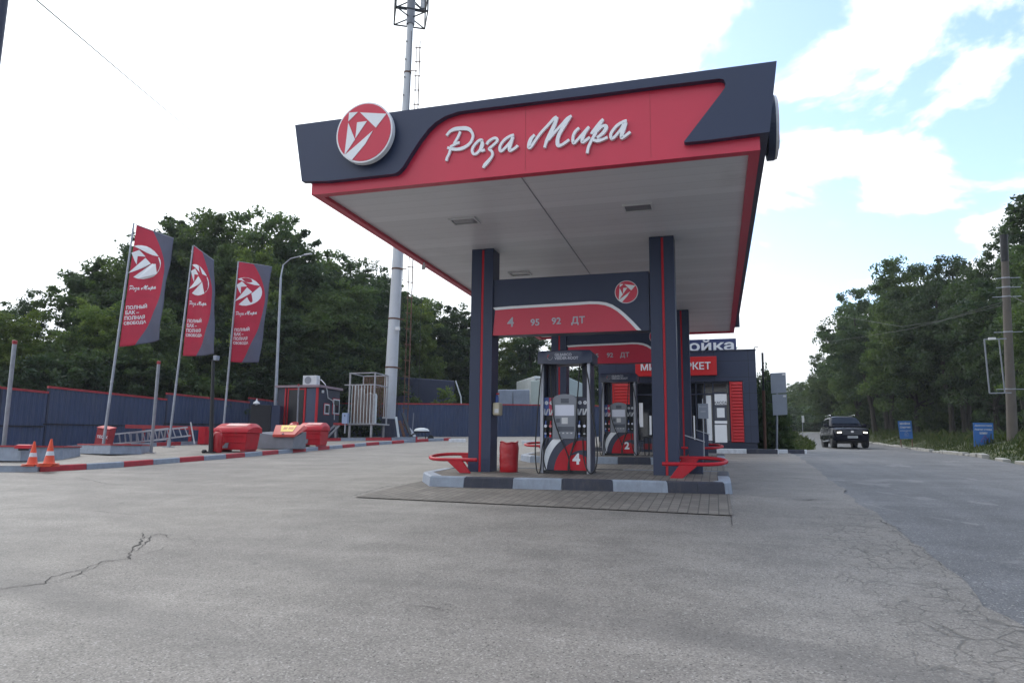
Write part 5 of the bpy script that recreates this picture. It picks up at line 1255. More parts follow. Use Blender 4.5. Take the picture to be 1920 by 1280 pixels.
# street lamp
b = at(515, 800, 39.5); b.z = G(b.x, b.y); o = thing('street_lamp', 'tall grey street lamp with curved arm behind the third flag', 'street lamp', b)
t = at(526.5, 520, 41); c1 = at(531, 497, 41.2); c2 = at(545, 485, 41); c3 = at(574, 477.5, 40.5); 
mb = MB(); P = [Vector((0,0,0)), (t-b)*.5, t-b]; mb.tube(P, [.11, .085, .06], 12); mb.build('pole', M['grey_steel'], o, smooth=True)
mb = MB(); mb.tube([t-b, c1-b, c2-b, c3-b], [.045,.04,.035,.03], 8); mb.build('arm', M['grey_steel'], o, smooth=True)
mb = MB(); mb.bar(c3-b-Vector((.1,0,0)), c3-b+Vector((.35,0,.03)), .16, .07); mb.build('lamp_head', M['soffit_frame'], o, bevel=.02)
# pole cut by the upper left corner
b = at(-3, 60, 13.0); zg = G(b.x, b.y); o = thing('dark_pole', 'dark pole cut off by the upper left corner of the photo', 'pole', (b.x, b.y, zg))
mb = MB(); mb.tube([(0,0,0), (0,0,5), (0,0,b.z-zg+3)], [.11,.10,.085], 12); mb.build('pole', M['dark_blue'], o, smooth=True)
mb = MB(); mb.tube([(0,0,0),(0,0,.06)], .22, 14); mb.build('foot', M['grey_steel'], o)

# ------------------------------------------------------------------ fence
def corrugated(mb, A, B, zt0, zt1, zb0, zb1, pitch=.23, dep=.035):
    A = Vector(A); B = Vector(B); d = B-A; L = d.length; d /= L; n = Vector((d.y, -d.x)); n = n if n.y < 0 else -n
    k = max(1, int(L/pitch)); vs = []
    for i in range(k):
        for f, o in ((0,0),(.38,0),(.5,1),(.88,1)):
            s = min(L, (i+f)*pitch*L/(k*pitch)); p = A+d*s+n*dep*o; t = s/L
            vs += [(p.x, p.y, zb0+(zb1-zb0)*t), (p.x, p.y, zt0+(zt1-zt0)*t)]
    p = B; vs += [(p.x, p.y, zb1), (p.x, p.y, zt1)]
    mb.add(vs, [(2*i, 2*i+2, 2*i+3, 2*i+1) for i in range(len(vs)//2-1)])
def fence(label, line, sections, seam=None):
    A, B = line; o = thing('steel_fence', label, 'fence', (A[0], A[1], G(*A)), 0, None); off = Matrix.Translation(-o.location)
    def add(mb, n, m, par=None):
        x = mb.build(n, m, None, recalc=False); x.parent = par or o; x.matrix_parent_inverse = off; return x
    for (p0, q0), (p1, q1) in sections:
        a = on_line(p0, q0, A, B); b = on_line(p1, q1, A, B)
        mb = MB(); corrugated(mb, a.xy, b.xy, a.z, b.z, G(a.x, a.y)-.1, G(b.x, b.y)-.1); pn = add(mb, 'corrugated_panel', M['blue_fence'])
        mb = MB(); mb.bar((a.x, a.y-.0, a.z+.03), (b.x, b.y, b.z+.03), .12, .09); add(mb, 'red_cap', M['red_old'])
        if seam:
            f0 = seam; za_ = a.z-(a.z-G(a.x, a.y))*f0; zb__ = b.z-(b.z-G(b.x, b.y))*f0
            mb = MB(); mb.bar((a.x+.03, a.y-.07, za_), (b.x+.03, b.y-.07, zb__), .05, .05); add(mb, 'seam_rail', M['black_metal'])
    for (p0, q0), (p1, q1) in sections:
        a = on_line(p0, q0, A, B); mb = MB(); mb.box((a.x-.05, a.y+.02, G(a.x, a.y)-.1), (a.x+.05, a.y+.10, a.z)); add(mb, 'fence_post', M['dark_blue'])
    return o
P0, P1 = at(0, 728, 28), at(467, 755, 40)
fence('blue corrugated steel fence with stepped red capping on the left', ((P0.x, P0.y), (P1.x, P1.y)), [((-150,713),(-70,720)), ((-70,714),(0,728-1)), ((0,728),(90,737)), ((90,726.5),(312,750)), ((312,738.5),(467,755)), ((467,747),(545,757))], .585)
P0, P1 = at(545, 756, 44.5), at(1110, 762, 48.5)
fence('blue corrugated steel fence with straight red capping behind the canopy', ((P0.x, P0.y), (P1.x, P1.y)), [((530,756),(720,757.5)), ((720,757.5),(878,758.5)), ((878,758.5),(1012,760)), ((1012,760),(1150,762))])

# ------------------------------------------------------------------ cabin, cabinet, cage, mast
zc = 1.85; x0, x1, y0, y1, zt = -22.35, -19.92, 32.72, 34.9, 4.66
o = thing('cabin', 'small dark blue metal cabin with red trim and flat roof', 'cabin', ((x0+x1)/2, (y0+y1)/2, zc)); c_ = o.location
def cb(mb, n, m, par=None, **k):
    x = mb.build(n, m, None, **k); x.parent = par or o
    if not par: x.matrix_parent_inverse = Matrix.Translation(-c_)
    return x
mb = MB(); mb.box((x0, y0, zc-.2), (x1, y1, zt)); w = cb(mb, 'wall', M['dark_blue'])
mb = MB(); mb.box((x0-.12, y0-.14, zt+.003), (x1+.14, y1+.1, zt+.12)); cb(mb, 'roof', mat('faded_roof_trim', (.27,.20,.23), .6, 0, .12, 3, dirt=.15))
fx = lambda px: onY(px, 770, y0)[0]
mb = MB(); mb.box((fx(541), y0-.05, zc-.1), (fx(569), y0-.002, zt-.12)); dr = cb(mb, 'door', M['black_metal'])
for a, b in ((533.5, 536), (539, 541), (570, 573), (592, 596)):
    mb = MB(); mb.box((fx(a), y0-.07, zc-.1), (fx(b), y0-.003, zt-.02)); cb(mb, 'red_trim', M['red'])
mb = MB(); mb.box((fx(541.5), y0-.065, zt-.115), (fx(569.5), y0-.003, zt-.05)); cb(mb, 'red_trim', M['red'])
mb = MB(); mb.box((fx(573.5), y0-.03, zc-.1), (fx(591.5), y0-.002, zt-.05)); cb(mb, 'ribbed_panel', M['blue_fence'])
def win(px0, py0, px1, py1):
    d0 = ray(px0, py0); t = x1/d0.x; a = (d0.y*t, CAMZ+d0.z*t); d1 = ray(px1, py1); t1 = x1/d1.x; b = (d1.y*t1, CAMZ+d1.z*t1)
    ya, yb = sorted((a[0], b[0])); za_, zb__ = sorted((a[1], b[1])); m_ = .07
    mb = MB(); mb.box((x1+.002, ya-m_-.04, za_-m_-.04), (x1+.02, yb+m_+.04, zb__+m_+.04)); f0 = cb(mb, 'red_trim', M['red'])
    mb = MB(); mb.box((x1+.0205, ya-m_, za_-m_), (x1+.045, yb+m_, zb__+m_)); f = cb(mb, 'window', M['white_paint'])
    mb = MB(); mb.box((x1+.0455, ya, za_), (x1+.052, yb, zb__)); cb(mb, 'pane', M['glass_dark'], f)
win(609, 759.5, 614.5, 774); win(625.5, 750, 633.5, 774)
mb = MB(); mb.bar((x1+.02, y0+.35, zt-.18), (x1+.10, y0+.25, zt-.22), .12); cb(mb, 'lamp', M['white_paint'])
p = at(597, 721, 37.6); ac = thing('air_conditioner', 'white air conditioner unit on the roof of the dark blue cabin', 'air conditioner', (-20.75, 33.3, zt+.125))
mb = MB(); mb.box((-.42,-.17,.05), (.42,.17,.55)); b = mb.build('casing', M['white_paint'], ac, bevel=.02)
mb = MB(); mb.prism(circ(-.10,.30,.20,.20,24), lambda u, v, w: (u, w, v), -.178, -.1705); mb.build('fan_grille', M['panel_grey'], b)
for s in (-.3, .3):
    mb = MB(); mb.box((s-.04,-.19,0), (s+.04,.19,.048)); mb.build('foot', M['grey_steel'], ac)
mb = MB(); mb.tube([(.42,0,.35),(.62,-.05,.32),(.90,-.1,.08),(.98,.0,-.25),(.90,.25,-.62),(.88,.75,-.72),(.875,1.0,-1.0),(.875,1.06,-1.75)], .026, 7); mb.build('hose', M['white_paint'], ac, smooth=True)
a, b = at(467, 812, 36), at(522, 808, 36.5)
o = thing('metal_cabinet', 'plain dark grey metal cabinet left of the blue cabin', 'cabinet', (a.x, a.y, a.z-.5)); d = b-a; h = at(467, 757.5, 36).z-o.location.z
mb = MB(); ww = Vector((d.x, d.y, 0)); bk = Vector((-.2,.6,0)); mb.hexa([(0,0,0), ww*.70, ww*.70+bk, bk, (0,0,h), Vector((0,0,h))+ww*.70, Vector((0,0,h))+ww*.70+bk, Vector((0,0,h))+bk]); mb.build('door_leaf', M['black_metal'], o, bevel=.01)
mb = MB(); q = ww*.71; mb.hexa([q+Vector((0,.03,0)), ww+Vector((0,.03,0)), ww+bk, q+bk, q+Vector((0,.03,h)), ww+Vector((0,.03,h)), ww+bk+Vector((0,0,h)), q+bk+Vector((0,0,h))]); mb.build('side_leaf', M['slate'], o)
p = at(481, 757, 36.1); o = thing('bell_lamp', 'white bell shaped lamp on top of the dark metal cabinet', 'lamp', p)
mb = MB(); mb.lathe([(.17,.0),(.17,.03),(.15,.08),(.06,.14),(.03,.20),(.02,.27)], n=18); mb.build('lamp_shade', M['white_paint'], o, smooth=True); mb = MB(); mb.tube([(0,0,-.05),(0,0,.0)], .08, 12); mb.build('base', M['grey_steel'], o)
M['cage_paint'] = mat('dirty_cage_paint', (.34,.34,.36), .6, 0, .2, 4, dirt=.6, dirtcol=(.13,.075,.055))
# cage platform
p = at(672, 794, 37.2); zf = 2.82
x0, x1, y0, y1 = -18.55, -17.1, 33.5, 35.0; zg = G(-18.5, 34)+.1
o = thing('gas_cage', 'raised steel cage platform with rusty bars and pale cylinders beside the mast', 'steel cage', ((x0+x1)/2, (y0+y1)/2, zg)); co = o.location
def cg(mb, n, m, par=None, **k):
    x = mb.build(n, m, None, **k); x.parent = par or o
    if not par: x.matrix_parent_inverse = Matrix.Translation(-co)
    return x
mb = MB(); mb.box((x0-.75, y0-.1, zf-.07), (x1+.2, y1, zf)); cg(mb, 'deck', M['cage_paint'])
mb = MB(); mb.box((x0-.80, y0-.13, zf-.10), (x0+.0, y0-.102, zf+.02)); cg(mb, 'red_edge', M['red_old'])
for x, y in ((x0-.7, y0), (x0+.1, y0), (x1-.1, y0), (x0-.7, y1-.1), (x1-.1, y1-.1)):
    mb = MB(); mb.box((x-.045, y-.045, zg-.1), (x+.045, y+.045, zf-.072)); cg(mb, 'leg', M['cage_paint'])
for x in (-.0, .28):
    mb = MB(); mb.bar((x0-1.55+x, y0-.05, zg), (x0-.75+x, y0-.05, zf-.1), .05, .10); cg(mb, 'stair_stringer', M['grey_steel'])
zt = 5.45
for x, y in ((x0, y0), (x1, y0), (x0, y1), (x1, y1)):
    mb = MB(); mb.box((x-.035, y-.035, zf+.002), (x+.035, y+.035, zt)); cg(mb, 'post', M['cage_paint'])
for z in (zt, zt-.62):
    mb = MB(); mb.bar((x0-.3 if z < zt else x0-.05, y0, z), (x1+.05, y0, z), .06); mb.bar((x0, y0+.04, z), (x0, y1, z), .05); mb.bar((x1, y0+.04, z), (x1, y1, z), .05); mb.bar((x0, y1, z), (x1, y1, z), .06); cg(mb, 'rail', M['cage_paint'])
for i in range(22):
    x = x0+.16+i*.060; mb = MB(); mb.box((x-.014, y0-.03, zf+.002), (x+.014, y0-.002, zt-.65)); cg(mb, 'bar', M['rust'] if i % 3 else M['truck_white'])
mb = MB()
for i in range(14): mb.box((x0+.05+i*.098, y1-.05, zf+.4), (x0+.095+i*.098, y1-.03, zt-.03))
cg(mb, 'back_slats', M['rust'])
mb = MB(); mb.box((x0+.75, y0+.05, zf+.01), (x0+1.15, y0+.08, zf+1.55)); cg(mb, 'leaning_sheet', M['truck_white'])
for i, (x, h, r, mm) in enumerate(((.16, 1.9, .09, 'truck_white'), (.38, 1.75, .09, 'truck_white'), (.58, 1.75, .09, 'truck_white'), (.78, 1.3, .10, 'grey_steel'), (1.02, 1.5, .18, 'truck_white'), (1.28, 1.45, .09, 'truck_white'))):
    mb = MB(); mb.lathe([(r,0),(r,h),(r*.6,h+.08),(.03,h+.12)], c=(x0+x, y0+.35+.12*(i % 2), zf+.01), n=14); cg(mb, 'cylinder', M[mm], smooth=True)
p = at(648, 783, 36.6); o = thing('meter_box', 'small pale blue meter box on a stand left of the steel cage', 'meter box', (p.x, p.y, p.z-.3))
mb = MB(); mb.box((-.16,-.1,0), (.16,.1,.55)); b = mb.build('box', mat('pale_blue_box', (.30,.38,.55), .5, 0, .08), o, bevel=.01); mb = MB(); mb.box((-.02,-.104,.36), (.03,-.1005,.46)); mb.build('keyhole', M['keys'], b)
mb = MB(); mb.bar((.0,0,-.5), (.0,0,-.002), .06); mb.build('stand', M['grey_steel'], o)
# mast
b = at(727, 818, 40); b.z = G(b.x, b.y); top = at(770, 34, 43.3); o = thing('telecom_mast', 'tall white tapering telecom mast with lattice head behind the canopy', 'mast', b); d = top-b
ax = lambda f: d*f
pts = [(735, 780), (738, 700), (740, 640), (745, 570), (751, 480), (763, 200), (770, 40)]
mb = MB(); mb.tube([(0,0,-.2), ax(.046)], [.42,.40], 20); mb.build('dark_base', M['dark_blue'], o)
mb = MB(); n = 14; mb.tube([ax(.045+.955*i/n) for i in range(n+1)], [.37-.185*(i/n) for i in range(n+1)], 20); tb = mb.build('tube', M['mast'], o, smooth=True)
for f in (.16, .27, .385, .50, .66, .735, .86):
    mb = MB(); mb.tube([ax(f-.0018), ax(f+.0018)], .395-.185*f, 20); mb.bar(ax(f)+Vector((.2,-.2,0)), ax(f)+Vector((.72,-.22,-.1)), .05); mb.build('clamp_band', M['rust'], tb)
for i in range(9):
    f = .62+.045*i; p_ = ax(f)+Vector((-.07,-(.39-.19*f),0)); mb = MB(); mb.bar(p_, p_+Vector((0,-.05,0)), .07); mb.build('bolt', M['black_metal'], tb)
def lat(p0, p1, w): mb = MB(); mb.bar(p0, p1, w); return mb
# cable ladder beside the mast
lo, hi = Vector((.98, -.1, .4)), ax(.935)+Vector((.55, -.1, 0))
for dx in (0, .26):
    mb = MB(); mb.tube([lo+Vector((dx,0,0)), hi+Vector((dx*.8,0,0))], .030 if dx else .022, 6); mb.build('cable_ladder_rail', M['rust'], o)
N_ = 26
for i in range(N_):
    f = (i+.5)/N_; p_ = lo.lerp(hi, f); mb = MB(); mb.bar(p_+Vector((-.10,0,.03)), p_+Vector((.30,0,-.03)), .045); mb.build('rung', M['rust'], o)
mb = MB(); mb.tube([Vector((.62,-.2,1)), ax(.96)+Vector((.22,-.2,0))], .018, 6); mb.build('cable', M['black'], o)
mb = MB(); mb.tube([lo+Vector((.75,.3,2)), lo.lerp(hi,.42)+Vector((.7,.3,0))], .012, 5); mb.build('cable', M['black'], o)
p_ = ax(.245)+Vector((.42,-.35,0)); mb = MB(); mb.box(p_-Vector((.12,.08,.10)), p_+Vector((.12,.08,.10))); mb.build('floodlight', M['soffit_frame'], o, bevel=.02)
# lattice head
hz = d.z; c0 = ax(1.0)
s = .95; corners = [Vector((-s,-s,0)), Vector((s,-s,0)), Vector((s,s,0)), Vector((-s,s,0))]
rot = Matrix.Rotation(.5, 3, 'Z')
for k, z in enumerate((0, 1.15, 2.9)):
    for i in range(4):
        a, b2 = rot @ corners[i], rot @ corners[(i+1) % 4]; mb = MB(); mb.bar(c0+a+Vector((0,0,z)), c0+b2+Vector((0,0,z)), .07); mb.build('platform_beam', M['black_metal'], o)
    for i in range(4):
        a = rot @ corners[i]; mb = MB(); mb.bar(c0+a+Vector((0,0,z)), c0+Vector((0,0,z)), .06); mb.build('platform_beam', M['black_metal'], o)
for i in range(4):
    a = rot @ corners[i]; mb = MB(); mb.bar(c0+a, c0+a+Vector((0,0,2.9)), .07); mb.build('platform_post', M['black_metal'], o)
    b2 = rot @ corners[(i+1) % 4]; mb = MB(); mb.bar(c0+a+Vector((0,0,1.15)), c0+b2+Vector((0,0,2.9)), .045); mb.build('platform_brace', M['black_metal'], o)
mb = MB(); mb.tube([c0+Vector((0,0,-.45)), c0+Vector((0,0,3.4))], .26, 14); mb.build('dark_collar', M['panel_grey'], o)
for a, mm in ((Vector((1.25,-.75,1.3)), 'white_paint'), (Vector((-1.15,-.75,1.55)), 'panel_grey'), (Vector((.2,1.3,1.4)), 'white_paint')):
    mb = MB(); q = c0+a; mb.box(q+Vector((-.14,-.08,.0)), q+Vector((.14,.08,2.0))); mb.build('antenna_panel', M[mm], o, bevel=.03)
    mb = MB(); mb.bar(q+Vector((0,.02,-.22)), q+Vector((0,.02,-.002)), .12); mb.build('antenna_mount', M['black_metal'], o)
# rubbish and wheelbarrow by the mast
p = at(745, 822, 38.5); o = thing('scrap_boards', 'pile of old boards and pipes leaning behind the mast foot', 'scrap pile', (p.x, p.y, G(p.x, p.y)))
for i, (dx, h, mm, tl) in enumerate(((-.1, 1.3, 'truck_white', .35), (.12, 1.1, 'rust', .5), (.30, 1.5, 'black_metal', .75), (.5, .9, 'rust', .6), (.65, .7, 'panel_grey', .7))):
    mb = MB(); mb.bar((dx+tl,-.3,0), (dx-.1,.15,h), .13+.03*i, .04); mb.build('scrap_board', M[mm], o)
p = at(790, 826, 37.3); z = G(p.x, p.y)+.02; o = thing('wheelbarrow', 'upturned pale wheelbarrow in front of the blue fence right of the mast', 'wheelbarrow', (p.x, p.y, z), .2)
mb = MB(); mb.lathe([(.42,.52),(.40,.58),(.30,.66),(.10,.70)], n=18); mb.build('tray', M['truck_white'], o, smooth=True)
mb = MB(); mb.tube([(-.75,-.15,.18),(-.3,-.18,.45),(.45,-.18,.5)], .022, 7); mb.tube([(-.75,.15,.18),(-.3,.18,.45),(.45,.18,.5)], .022, 7); mb.build('handle', M['black_metal'], o)
for x in (-.25, .25):
    mb = MB(); mb.bar((x,-.16,0), (x,-.16,.5), .03); mb.build('leg', M['black_metal'], o)
mb = MB(); mb.lathe([(.05,-.04),(.16,-.04),(.16,.04),(.05,.04)], c=(.5,0,.17), n=18, ax=Matrix.Rotation(math.pi/2, 3, 'X')); mb.build('wheel', M['black'], o)
p = at(773, 800, 40); o = thing('stake', 'thin upright pipe in front of the fence beside the wheelbarrow', 'stake', (p.x, p.y, G(p.x, p.y))); mb = MB(); mb.tube([(0,0,0),(.06,0,1.5)], .022, 7); mb.build('pipe', M['grey_steel'], o)

# ------------------------------------------------------------------ vehicles and covers beyond the fence
def trailer(name, label, pa, pb, ztop_px, D0, D1, depth, mm, cat, slope=.0, roof=None):
    a = at(pa[0], pa[1], D0); b = at(pb[0], pb[1], D1); z0 = min(G(a.x, a.y), G(b.x, b.y))+.9; zt = at(pa[0], ztop_px, D0).z; zt2 = at(pb[0], ztop_px+slope, D1).z
    o = thing(name, label, cat, (a.x, a.y, z0-.9)); c = Vector((a.x, a.y, z0-.9)); n = Vector((-(b-a).y, (b-a).x, 0)).normalized()*depth
    A = Vector((0,0,0)); Bv = Vector((b.x-a.x, b.y-a.y, 0)); V = lambda q, z: Vector((q.x, q.y, z-c.z))
    mb = MB(); mb.hexa([V(A,z0),V(Bv,z0),V(Bv+n,z0),V(n,z0),V(A,zt),V(Bv,zt2),V(Bv+n,zt2),V(n,zt)]); bd = mb.build('body', M[mm], o, bevel=.08)
    mb = MB(); mb.bar(V(A,z0-.1), V(Bv,z0-.1), .15, .15); mb.bar(V(n,z0-.1), V(Bv+n,z0-.1), .15, .15); mb.build('chassis', M['black_metal'], o)
    for f in (.2, .8):
        for q in (Bv*f+n*.12, Bv*f+n*.88):
            mb = MB(); axn = Bv.normalized().cross(Vector((0,0,1))); R3 = Matrix((Bv.normalized(), Vector((0,0,1)), axn)).transposed()
            mb.lathe([(.10,-.13),(.42,-.13),(.45,0),(.42,.13),(.10,.13)], c=(q.x, q.y, .45), n=18, ax=R3); mb.build('wheel', M['black'], o, smooth=True)
    return o, bd, V, A, Bv, n, zt, zt2, z0
r_ = trailer('covered_trailer', 'trailer under a dark blue tarpaulin beyond the fence right of the mast', (735, 800), (851, 800), 704, 51, 52.5, 2.6, 'tarp', 'trailer', 8)
o, bd, V, A, Bv, n, zt, zt2, z0 = r_
mb = MB(); mb.tube([V(Bv+Vector((.05,0,0)), zt2), V(Bv+Vector((.5,0,0)), (zt2+z0)/2+.4), V(Bv+Vector((.62,0,0)), z0+.6)], .05, 7); mb.build('front_bow', M['truck_white'], o)
mb = MB(); mb.bar(V(Bv+Vector((.1,0,0)), z0+.62), V(Bv+Vector((1.8,.2,0)), z0+.55), .3, .25); mb.build('drawbar_box', M['truck_white'], o)
o, bd, V, A, Bv, n, zt, zt2, z0 = trailer('tarpaulin_truck', 'truck load under a grey tarpaulin beyond the fence, right of the near left column', (934, 800), (993, 800), 729, 53, 53.6, 2.4, 'tarp_grey', 'truck', 0)
mb = MB(); mb.hexa([V(Bv*.45+Vector((0,-.04,0)),z0+.0), V(Bv*.49+Vector((0,-.04,0)),z0+.0), V(Bv*.49,z0), V(Bv*.45,z0), V(Bv*.455+Vector((0,-.04,0)),zt-.15), V(Bv*.46+Vector((0,-.04,0)),zt-.15), V(Bv*.46,zt-.15), V(Bv*.455,zt-.15)]); mb.build('tarpaulin_gap', M['black'], bd)
o, bd, V, A, Bv, n, zt, zt2, z0 = trailer('box_truck', 'weathered white box truck seen end on beyond the fence left of dispenser 4', (1001.5, 800), (1018, 800), 703, 55, 55.2, 5.0, 'truck_white', 'truck', 1)
mb = MB(); mb.box(V(A+Vector((.1,-.03,0)), zt-.35), V(A+Vector((.55,-.005,0)), zt-.25)); mb.build('dark_mark', M['black'], bd)
mb = MB(); mb.hexa([V(A+Vector((-.9,-.2,0)),z0),V(A+Vector((-.05,-.2,0)),z0),V(A+Vector((-.05,1.2,0)),z0),V(A+Vector((-.9,1.2,0)),z0),V(A+Vector((-.7,-.1,0)),z0+1.1),V(A+Vector((-.05,-.1,0)),z0+1.3),V(A+Vector((-.05,1.2,0)),z0+1.3),V(A+Vector((-.7,1.2,0)),z0+1.1)]); mb.build('cab', M['truck_white'], o, bevel=.08)
o, bd, V, A, Bv, n, zt, zt2, z0 = trailer('pale_trailer', 'pale green box trailer with slanted top glimpsed through dispenser 4', (1062, 800), (1100, 800), 703, 46.5, 47.5, 4.0, 'screen', 'trailer', 17)
bd.data.materials[0] = mat('pale_green_panel', (.36,.43,.44), .5, 0, .08, 1, dirt=.1)

# ------------------------------------------------------------------ right side: signs, poles, boards
b = at(1456, 836, 29.0); b.z = G(b.x, b.y)
o = thing('road_sign', 'pair of large grey sign backs on one post at the road side by the store', 'road sign', b)
mb = MB(); mb.tube([(0,0,0), at(1457, 700, 29.0)-b], .045, 10); mb.build('post', M['grey_steel'], o, smooth=True)
for c in (((1444.5,699.5),(1473,698),(1474.5,736),(1446,737.5)), ((1447.5,739.5),(1475,738.5),(1476.5,777),(1449.5,778.5))):
    P = [at(x, y, 28.9)-b for x, y in c]; dn = Vector((0,-.03,0)); mb = MB(); mb.hexa([P[3]+dn, P[2]+dn, P[2], P[3], P[0]+dn, P[1]+dn, P[1], P[0]]); pl = mb.build('sign_panel', M['sign_back'], o, bevel=.004)
    q = (P[1]+dn)*.9+(P[0]+dn)*.1; mb = MB(); mb.box(q+Vector((-.09,-.012,-.12)), q+Vector((.02,-.002,-.05))); mb.build('sticker', M['soffit_frame'], pl)
    mb = MB(); z = (P[0].z+P[3].z)/2; mb.bar(Vector((-.3,-.05,z+.15)), Vector((.33,-.05,z+.15)), .02, .04); mb.build('clamp', M['black_metal'], pl)
b = at(1434.5, 838, 29.6); b.z = G(b.x, b.y); o = thing('dark_post', 'tall thin dark post just right of the store corner', 'post', b); t = at(1429.5, 661, 29.6)-b
mb = MB(); mb.tube([(0,0,0), t*.62], .062, 8); mb.build('post', M['rust'], o); mb = MB(); mb.tube([t*.621, t], .045, 8); mb.build('upper_post', M['black_metal'], o)
b = at(1469.5, 822, 48); b.z = G(b.x, b.y); o = thing('priority_sign', 'small yellow and white diamond priority sign with white plate below', 'road sign', b); t = at(1468, 768, 48)-b
mb = MB(); mb.tube([(0,0,0), t+Vector((0,0,.3))], .03, 8); mb.build('post', M['grey_steel'], o)
s = .27; dia = lambda k: [(k*s,0),(0,k*s),(-k*s,0),(0,-k*s)]
mb = MB(); mb.prism(dia(1.1), lambda u, v, w: (t.x+u, t.y-w, t.z+v), .03, .05); dp = mb.build('sign_face', M['white_paint'], o)
mb = MB(); mb.prism(dia(.72), lambda u, v, w: (t.x+u, t.y-w, t.z+v), .051, .054); mb.build('yellow_field', M['yellow_sign'], dp)
t2 = at(1468.5, 779.5, 48)-b; mb = MB(); mb.box(t2+Vector((-.26,-.05,-.2)), t2+Vector((.26,-.03,.2))); pl = mb.build('plate', M['white_paint'], o)
mb = MB(); mb.box(t2+Vector((-.02,-.054,-.13)), t2+Vector((.03,-.0505,.12))); mb.box(t2+Vector((.031,-.054,-.03)), t2+Vector((.15,-.0505,.02))); mb.build('plate_symbol', M['keys'], pl)
b = at(1505, 808, 78); b.z = G(b.x, b.y); o = thing('far_sign', 'tiny distant road sign on the left of the road end', 'road sign', b); t = at(1505, 785, 78)-b
mb = MB(); mb.tube([(0,0,0), t+Vector((0,0,.3))], .04, 8); mb.build('post', M['grey_steel'], o); mb = MB(); mb.box(t+Vector((-.10,-.06,-.4)), t+Vector((.15,-.03,.35))); mb.build('sign_face', M['white_paint'], o)
# concrete utility pole
D = 28; b = at(1899, 828, D); b.z = G(b.x, b.y)-.1; t = at(1882, 440, D)
# straight up from the foot, as it leans a little
o = thing('utility_pole', 'concrete utility pole with black top and empty square frame at right', 'utility pole', b); d = t-b
mb = MB(); mb.tube([(0,0,0), d*.45, d*.87], [.195, .155, .130], 18); mb.build('pole', M['pole_conc'], o, smooth=True)
mb = MB(); mb.tube([d*.871, d*.985], .138, 18); mb.tube([d*.985, d], .15, 18); mb.build('black_top', M['black_metal'], o)
for f in (.745, .79, .70, .53, .255):
    mb = MB(); mb.tube([d*f, d*(f+.006)], .188-.060*f, 18); mb.bar(d*f+Vector((-.5 if f < .72 else -.35,-.05,0)), d*f+Vector((.5,-.02,.0)), .025); mb.build('bracket', M['grey_steel'], o)
P = [at(x, y, 27.6)-b for x, y in ((1845.5,636),(1889,634.5),(1896,736),(1855.5,737))]; P[1] = P[1]*.5+at(1884,635,27.6)*.5-b*.5
mb = MB()
for i in (0, 2, 3): mb.bar(P[i], P[(i+1) % 4], .045, .045)
Q = [at(1873,636,27.6)-b, at(1884,735,27.6)-b]; mb.bar(Q[0], Q[1], .04, .04); mb.build('empty_frame', M['panel_grey'], o)
mb = MB(); q = at(1860, 635.5, 27.5)-b; mb.box(q-Vector((.12,.05,.03)), q+Vector((.12,.05,.06))); mb.build('frame_lamp', M['soffit_frame'], o)
# blue home made boards
def blue_board(label, c, D, lines, extra):
    P = [at(x, y, D) for x, y in c]; b = P[3]; o = thing('advert_board', label, 'board', b, 0, 'hand painted blue boards on the verge')
    P = [p-b for p in P]; dn = Vector((.0,-.03,0)); mb = MB(); mb.hexa([P[3]+dn, P[2]+dn, P[2], P[3], P[0]+dn, P[1]+dn, P[1], P[0]]); pn = mb.build('panel', M['sign_blue'], o)
    fn = lambda u, v, w: (P[3]*(1-u)+P[2]*u)*(1-v)+(P[0]*(1-u)+P[1]*u)*v+dn*1.02+Vector((0,-1,0))*w
    W_ = (P[1]-P[0]).length; H_ = (P[0]-P[3]).length
    for s, u, v, w, h in lines:
        mb = MB(); text(mb, s, lambda a, b_, w_: fn(u+a/W_, v+b_/H_, w_), .1, 0, .004, fit=w*W_, high=h*H_, bold=.004); mb.build('lettering', M['white_paint'], pn)
    mb = MB(); extra(mb, fn); mb.build('painted_mark', M['white_paint'] if len(lines) == 3 and lines[0][0][0] == 'М' else M['sign_pink'], pn)
    for u in (.06, .94):
        mb = MB(); q = fn(u, .02, 0)+Vector((0,.04,0)); mb.bar(q+Vector((0,0,.6)), q+Vector((0,.02,-.45)), .04); mb.build('leg', M['rust'], o)
    return o
def ex1(mb, fn):
    P = lambda a, b: (a, b)
    for a0, b0, a1, b1 in ((.34,.14,.70,.18),(.34,.19,.40,.30),(.63,.19,.70,.30),(.40,.29,.52,.40),(.52,.40,.64,.29),(.44,.19,.48,.29),(.53,.19,.57,.29)):
        mb.bar(fn(a0,b0,.004), fn(a1,b1,.004), .03, .004)
def ex2(mb, fn):
    for a0, b0, a1, b1 in ((.34,.20,.56,.46),(.56,.46,.74,.22),(.36,.20,.70,.16),(.52,.27,.58,.34)): mb.bar(fn(a0,b0,.004), fn(a1,b1,.004), .035, .004)
blue_board('smaller blue painted board farther away, leaning in the grass with white lines', ((1683,789),(1708.5,788.5),(1711.5,822),(1687.5,822.5)), 39, [('Мойка', .5, .86, .76, .13), ('Сервис', .5, .64, .80, .14), ('Автосервис', .5, .45, .86, .06)], ex1)
blue_board('larger blue painted board near the concrete pole, with a faded pink triangle', ((1824,792),(1861.5,792.5),(1863,836),(1826,836.5)), 29, [('Диагностика', .5, .88, .86, .075), ('Развал схожд', .5, .71, .86, .085), ('шин', .5, .56, .38, .085)], ex2)
